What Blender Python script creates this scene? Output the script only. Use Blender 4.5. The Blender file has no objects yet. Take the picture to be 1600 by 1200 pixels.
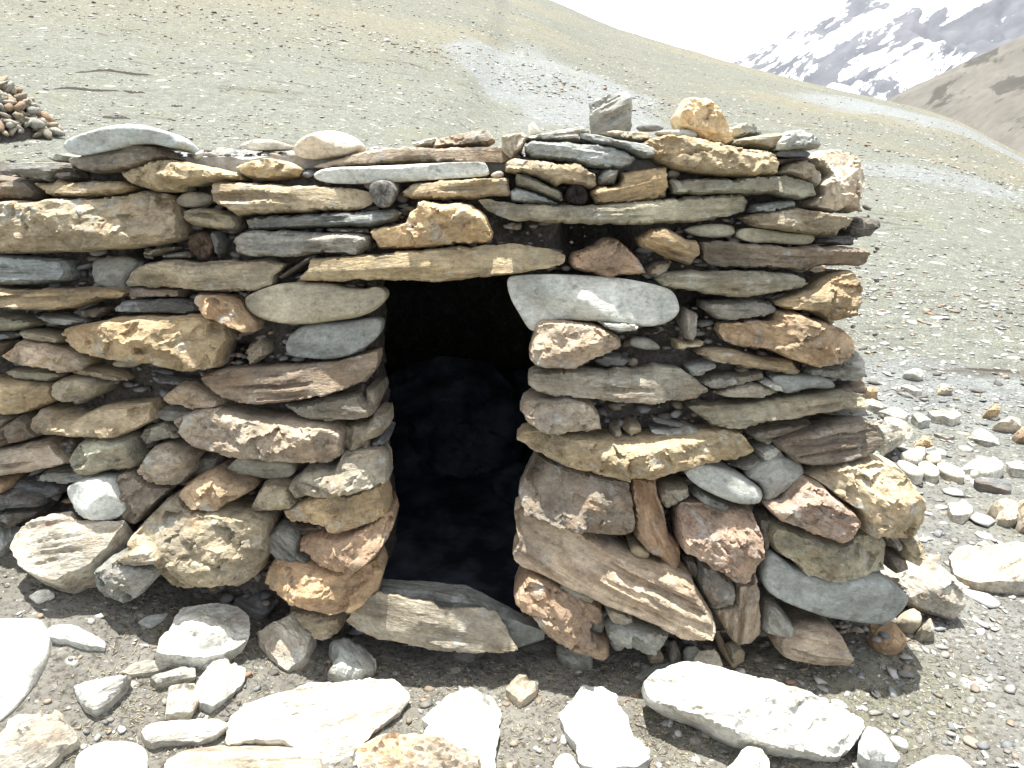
import bpy, math, random
import numpy as np
from mathutils import Matrix, Vector
from mathutils.geometry import delaunay_2d_cdt

random.seed(7)
rng = np.random.default_rng(7)
scene = bpy.context.scene
COL = scene.collection
R = math.radians

# ------------------------------------------------------------------ camera
F = 1256.0            # focal length in pixels of the 1600 px wide photograph
PITCH = R(18.9)
CAMZ = 1.55
cam_d = bpy.data.cameras.new('camera')
cam_d.sensor_width = 36.0
cam_d.lens = 36.0 * F / 1600.0
cam_d.clip_start = 0.05
cam_d.clip_end = 12000
cam = bpy.data.objects.new('camera', cam_d)
cam.location = (0, 0, CAMZ)
cam.rotation_euler = (R(90) - PITCH, 0, 0)
COL.objects.link(cam)
scene.camera = cam

# ------------------------------------------------------------------ light
SUN_EL, SUN_AZ = R(81.0), R(-24.0)      # azimuth from +Y (behind the hut), negative = left
sun_dir = Vector((math.sin(SUN_AZ) * math.cos(SUN_EL), math.cos(SUN_AZ) * math.cos(SUN_EL), math.sin(SUN_EL)))
sd = bpy.data.lights.new('sun', 'SUN')
sd.energy = 4.2
sd.angle = R(0.55)
sd.color = (1.0, 0.975, 0.935)
sun = bpy.data.objects.new('sun', sd)
sun.rotation_euler = sun_dir.to_track_quat('Z', 'Y').to_euler()
COL.objects.link(sun)

world = bpy.data.worlds.new('World')
scene.world = world
world.use_nodes = True
wn, wl = world.node_tree.nodes, world.node_tree.links
wn.clear()
wo = wn.new('ShaderNodeOutputWorld')
wb = wn.new('ShaderNodeBackground'); wb.inputs['Strength'].default_value = 0.085
sky = wn.new('ShaderNodeTexSky'); sky.sky_type = 'NISHITA'; sky.sun_disc = False
sky.sun_elevation = SUN_EL
sky.sun_rotation = SUN_AZ
sky.altitude = 4200; sky.air_density = 1.0; sky.dust_density = 1.2
tc = wn.new('ShaderNodeTexCoord')
mp = wn.new('ShaderNodeMapping'); mp.inputs['Scale'].default_value = (1.0, 1.0, 2.4)
mp.inputs['Location'].default_value = (0.35, 0.0, 0.15)   # leaves a gap of blue low in the right of the view
nz = wn.new('ShaderNodeTexNoise'); nz.inputs['Scale'].default_value = 2.3
nz.inputs['Detail'].default_value = 7; nz.inputs['Roughness'].default_value = 0.55
cr = wn.new('ShaderNodeValToRGB')
cr.color_ramp.elements[0].position = 0.40; cr.color_ramp.elements[1].position = 0.56
mx = wn.new('ShaderNodeMix'); mx.data_type = 'RGBA'
mx.inputs['B'].default_value = (7.6, 7.6, 7.7, 1)
wl.new(tc.outputs['Generated'], mp.inputs['Vector']); wl.new(mp.outputs['Vector'], nz.inputs['Vector'])
wl.new(nz.outputs['Fac'], cr.inputs['Fac']); wl.new(cr.outputs['Color'], mx.inputs['Factor'])
wl.new(sky.outputs['Color'], mx.inputs['A']); wl.new(mx.outputs['Result'], wb.inputs['Color'])
wl.new(wb.outputs['Background'], wo.inputs['Surface'])

scene.view_settings.view_transform = 'Standard'
scene.view_settings.look = 'None'
scene.view_settings.gamma = 1.0
scene.view_settings.use_curve_mapping = False
scene.view_settings.exposure = 1.65

# ------------------------------------------------------------------ numpy noise
def _hash(ix, iy, iz, seed):
    h = (ix.astype(np.int64) * 374761393 + iy.astype(np.int64) * 668265263 + iz.astype(np.int64) * 2147483647 + seed * 974711) & 0xffffffff
    h = ((h ^ (h >> 13)) * 1274126177) & 0xffffffff
    h = ((h ^ (h >> 16)) * 2246822519) & 0xffffffff
    h = h ^ (h >> 15)
    return (h & 0xffffff) / float(0xffffff) * 2 - 1

def vnoise(x, y, z=0.0, seed=0):
    x = np.asarray(x, float); y = np.asarray(y, float); z = np.zeros_like(x) + z
    ix, iy, iz = np.floor(x), np.floor(y), np.floor(z)
    fx, fy, fz = x - ix, y - iy, z - iz
    fx = fx*fx*fx*(fx*(fx*6-15)+10); fy = fy*fy*fy*(fy*(fy*6-15)+10); fz = fz*fz*fz*(fz*(fz*6-15)+10)
    out = 0
    for a in (0, 1):
        for b in (0, 1):
            for c in (0, 1):
                w = (fx if a else 1-fx) * (fy if b else 1-fy) * (fz if c else 1-fz)
                out = out + w * _hash(ix+a, iy+b, iz+c, seed)
    return out

def fbm(x, y, z=0.0, oct=4, seed=0, rough=0.5):
    s, a, f, t = 0, 1.0, 1.0, 0
    for o in range(oct):
        s = s + a * vnoise(np.asarray(x)*f + 17.3*o, np.asarray(y)*f - 9.1*o, np.asarray(z)*f, seed+o)
        t += a; a *= rough; f *= 2.03
    return s / t

def ss(t):
    t = np.clip(t, 0, 1)
    return t*t*(3-2*t)

# ------------------------------------------------------------------ rays
FW = np.array([0, math.cos(PITCH), -math.sin(PITCH)])
UP = np.array([0, math.sin(PITCH), math.cos(PITCH)])
RT = np.array([1.0, 0, 0])
CAM = np.array([0, 0, CAMZ])

def ray(px, py):
    d = FW + RT * ((px - 800) / F) + UP * (-(py - 600) / F)
    return d / np.linalg.norm(d)

def az_el(px, py):
    d = ray(px, py)
    return math.atan2(d[0], d[1]), d[2] / math.hypot(d[0], d[1])

# ------------------------------------------------------------------ terrain height
RIDGE = 115.0
_sk = [(-2200, -160), (-900, -260), (-300, -300), (0, -270), (300, -200), (600, -95), (800, -22), (860, 0), (948, 40), (1050, 72), (1150, 101), (1300, 138), (1387, 157), (1497, 187), (1600, 244), (1750, 300), (2300, 330)]
_az, _te = zip(*[az_el(a, b) for a, b in _sk])
_azd = np.linspace(_az[0], _az[-1], 1200)
_ted = np.interp(_azd, _az, _te); _k = np.hanning(61); _k /= _k.sum()
_ted = np.convolve(np.pad(_ted, 30, mode='edge'), _k, mode='valid')

def ground_h(x, y):
    x = np.asarray(x, float); y = np.asarray(y, float)
    r = np.hypot(x, y) + 1e-9
    az = np.arctan2(x, y)
    te = np.interp(az, _azd, _ted)
    zr = CAMZ + RIDGE * te
    behind = ss((np.abs(az) - 1.2) / 0.6)
    zr = zr * (1 - behind) + 2.0 * behind
    t = np.clip((r - 5.5) / (RIDGE - 5.5), 0, None)
    far = zr * np.where(t < 1, np.where(zr > 0, t ** 1.28, t ** 1.15), 1.0) - np.clip(r - RIDGE, 0, None) * 0.42
    left = 0.34 * ss((-x - 0.25) / 1.25) * ss((y - 0.9) / 1.1)
    near = left + 0.02 * ss((r - 2.5) / 4)
    amp = ss((r - 4.5) / 14)
    edge = 1 - 0.75 * ss((r - 60) / 50)
    xr_, yr_ = x*0.829+y*0.559+3.7, y*0.829-x*0.559+8.3
    n = 0.17 * fbm(xr_/3.1, yr_/3.1, seed=3) * amp * edge + 0.8 * fbm(xr_/11, yr_/17, seed=5) * ss((r - 9) / 30) * edge + 0.02 * fbm(x/0.5, y/0.5, oct=4, seed=9)
    n = n + 0.007 * fbm(x/0.055, y/0.055, oct=3, seed=12, rough=0.6) * (1 - ss((r - 3) / 3))
    # shallow terraces where the turf has slipped
    w = np.sin(( zr*0 + y*0.55 + x*0.12 + 2.2*fbm(xr_/9, yr_/9, seed=21)) * 2.2)
    n = n + 0.05 * amp * np.clip(w, 0, 1) ** 2
    return near + far + n

def hit_ground(px, py, lift=0.0):
    d = ray(px, py)
    ts = np.concatenate([np.linspace(0.8, 8, 500), np.geomspace(8.02, 400, 1500)])
    P = CAM[None] + d[None] * ts[:, None]
    below = P[:, 2] < ground_h(P[:, 0], P[:, 1]) + lift
    k = int(np.argmax(below)) if below.any() else len(ts) - 1
    return P[k]

# ------------------------------------------------------------------ mesh helpers
def mesh_np(name, V, Fc, smooth=True, sharp_deg=0):
    V = np.asarray(V, np.float32); Fc = np.asarray(Fc, np.int32)
    me = bpy.data.meshes.new(name)
    me.vertices.add(len(V)); me.vertices.foreach_set('co', V.ravel())
    k = Fc.shape[1]
    me.loops.add(Fc.size); me.loops.foreach_set('vertex_index', Fc.ravel())
    me.polygons.add(len(Fc))
    me.polygons.foreach_set('loop_start', np.arange(0, Fc.size, k, dtype=np.int32))
    me.polygons.foreach_set('loop_total', np.full(len(Fc), k, np.int32))
    if smooth:
        me.polygons.foreach_set('use_smooth', np.ones(len(Fc), bool))
    me.update(calc_edges=True)
    me.validate()
    if sharp_deg: me.set_sharp_from_angle(angle=math.radians(sharp_deg))
    return me

def link(name, me, mat=None, parent=None, mw=None, **props):
    o = bpy.data.objects.new(name, me)
    COL.objects.link(o)
    if mat is not None and me is not None and len(me.materials) == 0:
        me.materials.append(mat)
    if mw is not None:
        o.matrix_world = mw
    if parent is not None:
        o.parent = parent           # parents stand at identity, so local = world
    for k, v in props.items():
        if v is not None:
            o[k] = v
    return o

def add_col(me, name, cols):
    ca = me.color_attributes.new(name, 'FLOAT_COLOR', 'POINT')
    c = np.ones((len(me.vertices), 4), np.float32); c[:, :3] = cols
    ca.data.foreach_set('color', c.ravel())

# ------------------------------------------------------------------ materials
def new_mat(name):
    m = bpy.data.materials.new(name); m.use_nodes = True
    n = m.node_tree.nodes; l = m.node_tree.links
    b = n['Principled BSDF']
    b.inputs['Specular IOR Level'].default_value = 0.3
    return m, n, l, b

def N(n, t, **kw):
    x = n.new(t)
    for k, v in kw.items():
        if k in x.inputs: x.inputs[k].default_value = v
        else: setattr(x, k, v)
    return x

def ramp(n, l, src, stops):
    c = n.new('ShaderNodeValToRGB')
    e = c.color_ramp.elements
    while len(e) < len(stops): e.new(0.5)
    for i, (p, col) in enumerate(stops):
        e[i].position = p
        e[i].color = (col, col, col, 1) if not isinstance(col, tuple) else col + (1,)
    l.new(src, c.inputs['Fac'])
    return c.outputs['Color']

def mixc(n, l, fac, a, b, mode='MIX'):
    m = n.new('ShaderNodeMix'); m.data_type = 'RGBA'; m.blend_type = mode
    for sock, v in (('Factor', fac), ('A', a), ('B', b)):
        if isinstance(v, bpy.types.NodeSocket): l.new(v, m.inputs[sock])
        elif isinstance(v, (int, float)): m.inputs[sock].default_value = v
        else: m.inputs[sock].default_value = tuple(v) + (1,)
    return m.outputs['Result']

def rock_mat(name, band=0.5, blotch=0.5, stain=0.4, lichen=0.25, vein=0.0, grit=1.0, rough=0.8, bump=0.5, stain_col=(0.30, 0.15, 0.055)):
    m, n, l, b = new_mat(name)
    oi = n.new('ShaderNodeObjectInfo'); tc = n.new('ShaderNodeTexCoord')
    rnd = n.new('ShaderNodeMath'); rnd.operation = 'MULTIPLY'; rnd.inputs[1].default_value = 61.7
    l.new(oi.outputs['Random'], rnd.inputs[0])
    def noise(sc, vec=(1, 1, 1), det=6, ro=0.6, dist=0.0):
        mp = n.new('ShaderNodeMapping'); mp.inputs['Scale'].default_value = vec
        l.new(tc.outputs['Object'], mp.inputs['Vector'])
        t = n.new('ShaderNodeTexNoise'); t.noise_dimensions = '4D'
        t.inputs['Scale'].default_value = sc; t.inputs['Detail'].default_value = det
        t.inputs['Roughness'].default_value = ro; t.inputs['Distortion'].default_value = dist
        l.new(mp.outputs['Vector'], t.inputs['Vector']); l.new(rnd.outputs[0], t.inputs['W'])
        return t.outputs['Fac']
    base = oi.outputs['Color']
    big = noise(9, det=5, dist=0.6)
    c = mixc(n, l, ramp(n, l, big, [(0.33, 0.0), (0.66, 1.0)]), mixc(n, l, 1.0, base, (1-0.42*blotch,)*3, 'MULTIPLY'), mixc(n, l, 1.0, base, (1+0.34*blotch,)*3, 'MULTIPLY'))
    # foliation bands running along the stone
    bd = noise(26, (0.13, 1.0, 0.5), det=5, ro=0.65, dist=0.35)
    c = mixc(n, l, mixc(n, l, 1.0, ramp(n, l, bd, [(0.38, 1.0), (0.54, 0.0)]), (band,)*3, 'MULTIPLY'), c, mixc(n, l, 1.0, c, (0.55, 0.52, 0.49), 'MULTIPLY'))
    # iron stain
    st = noise(6.5, (0.8, 1.2, 1), det=6, ro=0.62, dist=0.8)
    c = mixc(n, l, mixc(n, l, 1.0, ramp(n, l, st, [(0.5, 0.0), (0.66, 1.0)]), (stain,)*3, 'MULTIPLY'), c, mixc(n, l, 0.55, c, stain_col))
    # grey dust and lichen
    li = noise(15, det=8, ro=0.7)
    c = mixc(n, l, mixc(n, l, 1.0, ramp(n, l, li, [(0.56, 0.0), (0.64, 1.0)]), (lichen,)*3, 'MULTIPLY'), c, (0.44, 0.45, 0.41))
    mu = noise(5.2, (1, 1.6, 1), det=8, ro=0.68, dist=0.5)
    c = mixc(n, l, ramp(n, l, mu, [(0.50, 0.0), (0.64, 0.75)]), c, mixc(n, l, 0.45, c, (0.17, 0.155, 0.135)))
    dk = noise(34, det=6, ro=0.7)
    c = mixc(n, l, ramp(n, l, dk, [(0.32, 0.55), (0.46, 0.0)]), c, (0.075, 0.065, 0.052))
    fs = noise(120, (0.6, 1, 1), det=5, ro=0.8)
    c = mixc(n, l, 1.0, c, ramp(n, l, fs, [(0.3, 0.62), (0.5, 1.0), (0.7, 1.35)]), 'MULTIPLY')
    if vein:
        ve = noise(11, (0.5, 1.6, 1), det=4, ro=0.6, dist=1.6)
        c = mixc(n, l, mixc(n, l, 1.0, ramp(n, l, ve, [(0.46, 0.0), (0.5, 1.0), (0.54, 0.0)]), (vein,)*3, 'MULTIPLY'), c, (0.62, 0.58, 0.5))
    # pale crystal specks
    vo = n.new('ShaderNodeTexVoronoi'); vo.inputs['Scale'].default_value = 90
    l.new(tc.outputs['Object'], vo.inputs['Vector'])
    c = mixc(n, l, mixc(n, l, 1.0, ramp(n, l, vo.outputs['Distance'], [(0.08, 1.0), (0.16, 0.0)]), ramp(n, l, noise(20), [(0.52, 0.0), (0.62, 0.55)]), 'MULTIPLY'), c, (0.66, 0.64, 0.6))
    l.new(c, b.inputs['Base Color'])
    b.inputs['Roughness'].default_value = rough
    fine = noise(95, (0.5, 1, 1), det=8, ro=0.75)
    mid = noise(30, (0.35 if band > 0.3 else 1.0, 1, 1), det=6, ro=0.6)
    h = n.new('ShaderNodeMath'); h.operation = 'MULTIPLY_ADD'; h.inputs[1].default_value = 0.45 * grit
    l.new(fine, h.inputs[0]); l.new(mid, h.inputs[2])
    h2 = n.new('ShaderNodeMath'); h2.operation = 'MULTIPLY_ADD'; h2.inputs[1].default_value = band * 0.9
    l.new(bd, h2.inputs[0]); l.new(h.outputs[0], h2.inputs[2])
    bp = n.new('ShaderNodeBump'); bp.inputs['Strength'].default_value = bump; bp.inputs['Distance'].default_value = 0.016
    l.new(h2.outputs[0], bp.inputs['Height']); l.new(bp.outputs['Normal'], b.inputs['Normal'])
    return m

MAT = {
    'slab': rock_mat('schist rock', band=0.95, blotch=0.9, stain=0.45, lichen=0.5, bump=1.0),
    'block': rock_mat('weathered rock', band=0.35, blotch=1.0, stain=0.6, lichen=0.7, bump=1.0),
    'round': rock_mat('river worn rock', band=0.35, blotch=0.75, stain=0.2, lichen=0.25, grit=0.8, bump=0.5, rough=0.75),
    'vein': rock_mat('veined rock', band=0.25, blotch=1.0, stain=0.7, lichen=0.75, vein=0.3, bump=0.9, stain_col=(0.20, 0.09, 0.055)),
    'quartz': rock_mat('iron stained quartz', band=0.1, blotch=0.7, stain=1.0, lichen=0.2, bump=0.8, stain_col=(0.42, 0.20, 0.04)),
}
COLR = dict(tan=(0.355, 0.295, 0.205), ochre=(0.40, 0.305, 0.185), gold=(0.35, 0.275, 0.165), rust=(0.33, 0.225, 0.15), orange=(0.39, 0.27, 0.165),
            pink=(0.37, 0.30, 0.23), brown=(0.225, 0.185, 0.145), dark=(0.11, 0.10, 0.09), grey=(0.235, 0.23, 0.21), gtan=(0.30, 0.27, 0.215),
            blue=(0.235, 0.25, 0.245), lblue=(0.36, 0.385, 0.38), olive=(0.285, 0.265, 0.20), slate=(0.14, 0.145, 0.15), white=(0.62, 0.625, 0.60),
            cream=(0.55, 0.49, 0.41), lgrey=(0.38, 0.38, 0.35), red=(0.275, 0.195, 0.145), oboulder=(0.54, 0.42, 0.27), room_shade=(0.06, 0.066, 0.082))  # last colour carries the dark room's shade

for _c, _v in COLR.items():
    _l = sum(_v)/3
    COLR[_c] = tuple((v*0.90 + _l*t*0.10)*w_*(1.20 if _l < 0.45 and _c != 'room_shade' else 1.0) for v, t, w_ in zip(_v, (1.06, 1.0, 0.90), (1.01, 1.01, 0.94)))
# mud between the stones
mud, n, l, b = new_mat('dry mud')
tcn = n.new('ShaderNodeTexCoord')
t1 = N(n, 'ShaderNodeTexNoise', Scale=14, Detail=9, Roughness=0.7); t2 = N(n, 'ShaderNodeTexNoise', Scale=70, Detail=8, Roughness=0.7)
l.new(tcn.outputs['Object'], t1.inputs['Vector']); l.new(tcn.outputs['Object'], t2.inputs['Vector'])
c = mixc(n, l, ramp(n, l, t1.outputs['Fac'], [(0.35, 0.0), (0.65, 1.0)]), (0.095, 0.083, 0.068), (0.215, 0.198, 0.17))
c = mixc(n, l, ramp(n, l, t2.outputs['Fac'], [(0.4, 0.6), (0.6, 0.0)]), c, (0.028, 0.024, 0.02))
l.new(c, b.inputs['Base Color']); b.inputs['Roughness'].default_value = 0.95
bp = N(n, 'ShaderNodeBump', Strength=0.9, Distance=0.02); l.new(t2.outputs['Fac'], bp.inputs['Height']); l.new(bp.outputs['Normal'], b.inputs['Normal'])

# wood of the beam ends
wood, n, l, b = new_mat('weathered beam wood')
tcn = n.new('ShaderNodeTexCoord')
w1 = N(n, 'ShaderNodeTexWave', Scale=60, Distortion=9, Detail=4); w1.wave_type = 'RINGS'; w1.rings_direction = 'Z'
l.new(tcn.outputs['Object'], w1.inputs['Vector'])
w2 = N(n, 'ShaderNodeTexNoise', Scale=60, Detail=8, Roughness=0.75); l.new(tcn.outputs['Object'], w2.inputs['Vector'])
oi = n.new('ShaderNodeObjectInfo')
c = mixc(n, l, ramp(n, l, w2.outputs['Fac'], [(0.42, 0.0), (0.6, 1.0)]), mixc(n, l, 1.0, oi.outputs['Color'], (0.35, 0.32, 0.3), 'MULTIPLY'), oi.outputs['Color'])
l.new(c, b.inputs['Base Color']); b.inputs['Roughness'].default_value = 0.9
bp = N(n, 'ShaderNodeBump', Strength=0.9, Distance=0.01); l.new(w2.outputs['Fac'], bp.inputs['Height']); l.new(bp.outputs['Normal'], b.inputs['Normal'])

# chips and pebbles: colour comes from a per-stone attribute
chip, n, l, b = new_mat('stone chips')
at = n.new('ShaderNodeAttribute'); at.attribute_name = 'tint'
tcn = n.new('ShaderNodeTexCoord')
t1 = N(n, 'ShaderNodeTexNoise', Scale=45, Detail=6, Roughness=0.7); l.new(tcn.outputs['Object'], t1.inputs['Vector'])
c = mixc(n, l, ramp(n, l, t1.outputs['Fac'], [(0.35, 0.0), (0.65, 1.0)]), mixc(n, l, 1.0, at.outputs['Color'], (0.7, 0.68, 0.66), 'MULTIPLY'), at.outputs['Color'])
l.new(c, b.inputs['Base Color']); b.inputs['Roughness'].default_value = 0.85

# ground
gm, n, l, b = new_mat('mountain ground')
at = n.new('ShaderNodeAttribute'); at.attribute_name = 'tint'
geo = n.new('ShaderNodeNewGeometry')
def gn(sc, det=8, ro=0.65, vec=(1, 1, 1)):
    mp = n.new('ShaderNodeMapping'); mp.inputs['Scale'].default_value = vec
    mp.inputs['Location'].default_value = (13.71, 5.37, 2.13); mp.inputs['Rotation'].default_value = (0.21, 0.17, 0.13)
    l.new(geo.outputs['Position'], mp.inputs['Vector'])
    t = N(n, 'ShaderNodeTexNoise', Scale=sc, Detail=det, Roughness=ro); l.new(mp.outputs['Vector'], t.inputs['Vector'])
    return t.outputs['Fac']
g_a, g_b, g_c = gn(0.9), gn(7.0), gn(60)
c = mixc(n, l, ramp(n, l, g_b, [(0.35, 0.0), (0.65, 1.0)]), mixc(n, l, 1.0, at.outputs['Color'], (0.74, 0.73, 0.71), 'MULTIPLY'), mixc(n, l, 1.0, at.outputs['Color'], (1.18, 1.17, 1.14), 'MULTIPLY'))
c = mixc(n, l, ramp(n, l, g_a, [(0.52, 0.0), (0.66, 0.5)]), c, (0.15, 0.155, 0.10))
g_d = gn(1.6, det=7, ro=0.7, vec=(0.35, 1.3, 1.3))
c = mixc(n, l, ramp(n, l, g_d, [(0.33, 0.8), (0.42, 0.0)]), c, (0.06, 0.052, 0.04))  # dark dashes paint the shade of small turf ledges into the ground
c = mixc(n, l, ramp(n, l, g_c, [(0.38, 0.75), (0.5, 0.0)]), c, (0.055, 0.046, 0.035))
for sc, th, am in ((38, 0.18, 0.6), (14, 0.17, 0.75), (4.2, 0.13, 0.85), (1.5, 0.12, 0.9)):
    vo = N(n, 'ShaderNodeTexVoronoi', Scale=sc); vo.feature = 'F1'
    mp = n.new('ShaderNodeMapping'); mp.inputs['Scale'].default_value = (1, 1.3, 1); mp.inputs['Location'].default_value = (7.3, 3.9, 1.7); mp.inputs['Rotation'].default_value = (0.1, 0.15, 0.4); l.new(geo.outputs['Position'], mp.inputs['Vector'])
    l.new(mp.outputs['Vector'], vo.inputs['Vector'])
    sepc = n.new('ShaderNodeSeparateColor'); l.new(vo.outputs['Color'], sepc.inputs['Color'])
    sel = ramp(n, l, sepc.outputs[0], [(0.62, 0.0), (0.64, 1.0)])
    c = mixc(n, l, mixc(n, l, 1.0, mixc(n, l, 1.0, ramp(n, l, vo.outputs['Distance'], [(th, 1.0), (th*1.5, 0.0)]), sel, 'MULTIPLY'), (am,)*3, 'MULTIPLY'), c,
             mixc(n, l, sepc.outputs[1], (0.46, 0.46, 0.43), (0.33, 0.29, 0.23)))
l.new(c, b.inputs['Base Color']); b.inputs['Roughness'].default_value = 0.95
bp = N(n, 'ShaderNodeBump', Strength=0.8, Distance=0.02)
ad = n.new('ShaderNodeMath'); ad.operation = 'MULTIPLY_ADD'; ad.inputs[1].default_value = 3.0
l.new(g_b, ad.inputs[0]); l.new(g_c, ad.inputs[2]); l.new(ad.outputs[0], bp.inputs['Height']); l.new(bp.outputs['Normal'], b.inputs['Normal'])

# ------------------------------------------------------------------ ground sheet
azs = np.concatenate([np.linspace(-math.pi, -0.85, 40, endpoint=False), np.linspace(-0.85, -0.62, 24, endpoint=False),
                      np.linspace(-0.62, 0.62, 420, endpoint=False), np.linspace(0.62, 0.85, 24, endpoint=False), np.linspace(0.85, math.pi, 41)])
rs = np.concatenate([np.linspace(0.25, 1.0, 16, endpoint=False), np.linspace(1.0, 3.2, 230, endpoint=False), np.geomspace(3.2, RIDGE, 330, endpoint=False), np.geomspace(RIDGE, RIDGE+140, 40)])
A, Q = np.meshgrid(azs, rs)
X, Y = Q*np.sin(A), Q*np.cos(A)
Z = ground_h(X, Y)
V = np.stack([X.ravel(), Y.ravel(), Z.ravel()], 1)
na, nr = len(azs), len(rs)
i, j = np.meshgrid(np.arange(na-1), np.arange(nr-1))
q = (j*na+i).ravel()
Fq = np.stack([q, q+1, q+na+1, q+na], 1)[:, ::-1]
V = np.vstack([V, [[0, 0, float(ground_h(0.0, 0.001))]]])
gmesh = mesh_np('ground', V, Fq)
x, y = V[:, 0], V[:, 1]; r = np.hypot(x, y); az = np.arctan2(x, y)
near_c = np.array([0.188, 0.181, 0.158]); mid_c = np.array([0.150, 0.160, 0.134]); far_c = np.array([0.130, 0.136, 0.110])
yel = np.array([0.168, 0.157, 0.108]); scree = np.array([0.186, 0.203, 0.205])
k1 = ss((r-2.3)/2.5)[:, None]; k2 = ss((r-12)/30)[:, None]
colr = near_c*(1-k1) + mid_c*k1; colr = colr*(1-k2) + far_c*k2
ny = ss((fbm((x*0.8+y*0.6+5)/14, (y*0.8-x*0.6)/14, seed=31)+0.02)*2.6)[:, None] * k2
colr = colr*(1-0.75*ny) + yel*0.75*ny
def patch(px, py, rx, ry, seed):
    a, te = az_el(px, py)
    P = hit_ground(px, py)
    rr = math.hypot(P[0], P[1])
    d = np.hypot((az-a)/rx, (np.log(r+1e-6)-math.log(rr))/ry) + 0.5*fbm(az*14, np.log(r+1)*7, seed=seed)
    return ss((1.15-d)/0.5)[:, None]
for (px, py, rx, ry) in ((880, 135, 0.085, 0.42), (770, 100, 0.06, 0.26), (960, 170, 0.06, 0.3), (1500, 205, 0.14, 0.24), (1330, 170, 0.07, 0.2), (1480, 275, 0.12, 0.10), (1450, 620, 0.2, 0.12)):
    m_ = patch(px, py, rx, ry, int(px)) * 0.85
    colr = colr*(1-m_) + scree*m_
# right-hand near ground is pale gravel
m_ = (ss((x-0.9)/0.8)*ss((6-r)/3))[:, None]*0.75
colr = colr*(1-m_) + np.array([0.195, 0.201, 0.190])*m_
add_col(gmesh, 'tint', colr)
link('ground', gmesh, gm, kind='structure')

# ------------------------------------------------------------------ far hills and mountains
def hill_range(name, sky_px, d0, d1, zbase, mat, seed, rough, na=260, nt=110, azpad=0.0):
    az_, te_ = zip(*[az_el(a, b) for a, b in sky_px])
    a = np.linspace(az_[0], az_[-1], na); t = np.linspace(0, 1.5, nt)
    A, T = np.meshgrid(a, t)
    ztop = CAMZ + d1*np.interp(A, az_, te_)
    D = d0 + (d1-d0)*T
    Tc = np.clip(T, 0, 1)
    Z = zbase + (ztop-zbase)*Tc**1.1 - np.clip(T-1, 0, None)*(ztop-zbase)*0.9
    X, Y = D*np.sin(A), D*np.cos(A)
    s = d1*0.06
    rid = 1-np.abs(fbm(X/s/1.6, Y/s/1.6, seed=seed, oct=5))*2
    Z = Z + (rid*rough*d1*0.03 + fbm(X/s*3, Y/s*3, seed=seed+9)*rough*d1*0.006) * np.minimum(1, T*3) * (1-0.7*np.exp(-((T-1)/0.06)**2))
    V = np.stack([X.ravel(), Y.ravel(), Z.ravel()], 1)
    i, j = np.meshgrid(np.arange(na-1), np.arange(nt-1)); q = (j*na+i).ravel()
    return link(name, mesh_np(name, V, np.stack([q, q+1, q+na+1, q+na], 1)[:, ::-1]), mat, kind='structure')

def mountain_mat(name, rock, rock2, snow_amt, scale, stretch, dark=None, rot=0.6):
    m, n, l, b = new_mat(name)
    geo = n.new('ShaderNodeNewGeometry')
    mr = n.new('ShaderNodeMapping'); mr.inputs['Rotation'].default_value = (0, rot, 0)
    l.new(geo.outputs['Position'], mr.inputs['Vector'])
    mp = n.new('ShaderNodeMapping'); mp.inputs['Scale'].default_value = stretch
    l.new(mr.outputs['Vector'], mp.inputs['Vector'])
    t = N(n, 'ShaderNodeTexNoise', Scale=scale, Detail=12, Roughness=0.68, Distortion=0.2); l.new(mp.outputs['Vector'], t.inputs['Vector'])
    t2 = N(n, 'ShaderNodeTexNoise', Scale=scale*5, Detail=8, Roughness=0.65); l.new(mp.outputs['Vector'], t2.inputs['Vector'])
    c = mixc(n, l, ramp(n, l, t2.outputs['Fac'], [(0.35, 0.0), (0.65, 1.0)]), rock, rock2)
    if snow_amt is not None:
        c = mixc(n, l, ramp(n, l, t.outputs['Fac'], [(snow_amt, 0.0), (snow_amt+0.02, 1.0)]), c, (0.82, 0.84, 0.86))
    if dark is not None:
        c = mixc(n, l, ramp(n, l, t.outputs['Fac'], [(0.52, 0.0), (0.56, 1.0)]), c, dark)
    l.new(c, b.inputs['Base Color']); b.inputs['Roughness'].default_value = 0.9
    return m

hill_range('right_hill', [(1250, 215), (1330, 184), (1387, 157), (1450, 126), (1500, 100), (1560, 72), (1600, 55), (1700, 5), (1900, -60), (2200, -80)], 190, 420, -60,
           mountain_mat('dry hillside', (0.092, 0.085, 0.070), (0.125, 0.115, 0.096), None, 0.10, (0.30, 0.3, 2.6), dark=(0.045, 0.041, 0.032)), 11, 0.35)
hill_range('snow_mountain', [(1000, 160), (1100, 118), (1160, 101), (1211, 64), (1240, 47), (1290, 25), (1342, 0), (1420, -32), (1600, -45), (1800, -10), (2100, 60)], 900, 2000, -150,
           mountain_mat('snow streaked mountain', (0.060, 0.063, 0.072), (0.098, 0.099, 0.107), 0.50, 0.011, (0.4, 0.3, 1.9)), 12, 0.8)
hill_range('far_snow_mountain', [(300, 120), (700, 110), (860, 85), (948, 42), (1000, 20), (1050, 7), (1100, 3), (1150, 4), (1225, 18), (1262, 8), (1300, 6), (1345, 10), (1420, 40), (1600, 80)], 2600, 4200, -200,
           mountain_mat('snowfield', (0.4, 0.42, 0.45), (0.5, 0.52, 0.55), 0.36, 0.0025, (1.0, 0.5, 2.0)), 13, 0.5)

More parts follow.
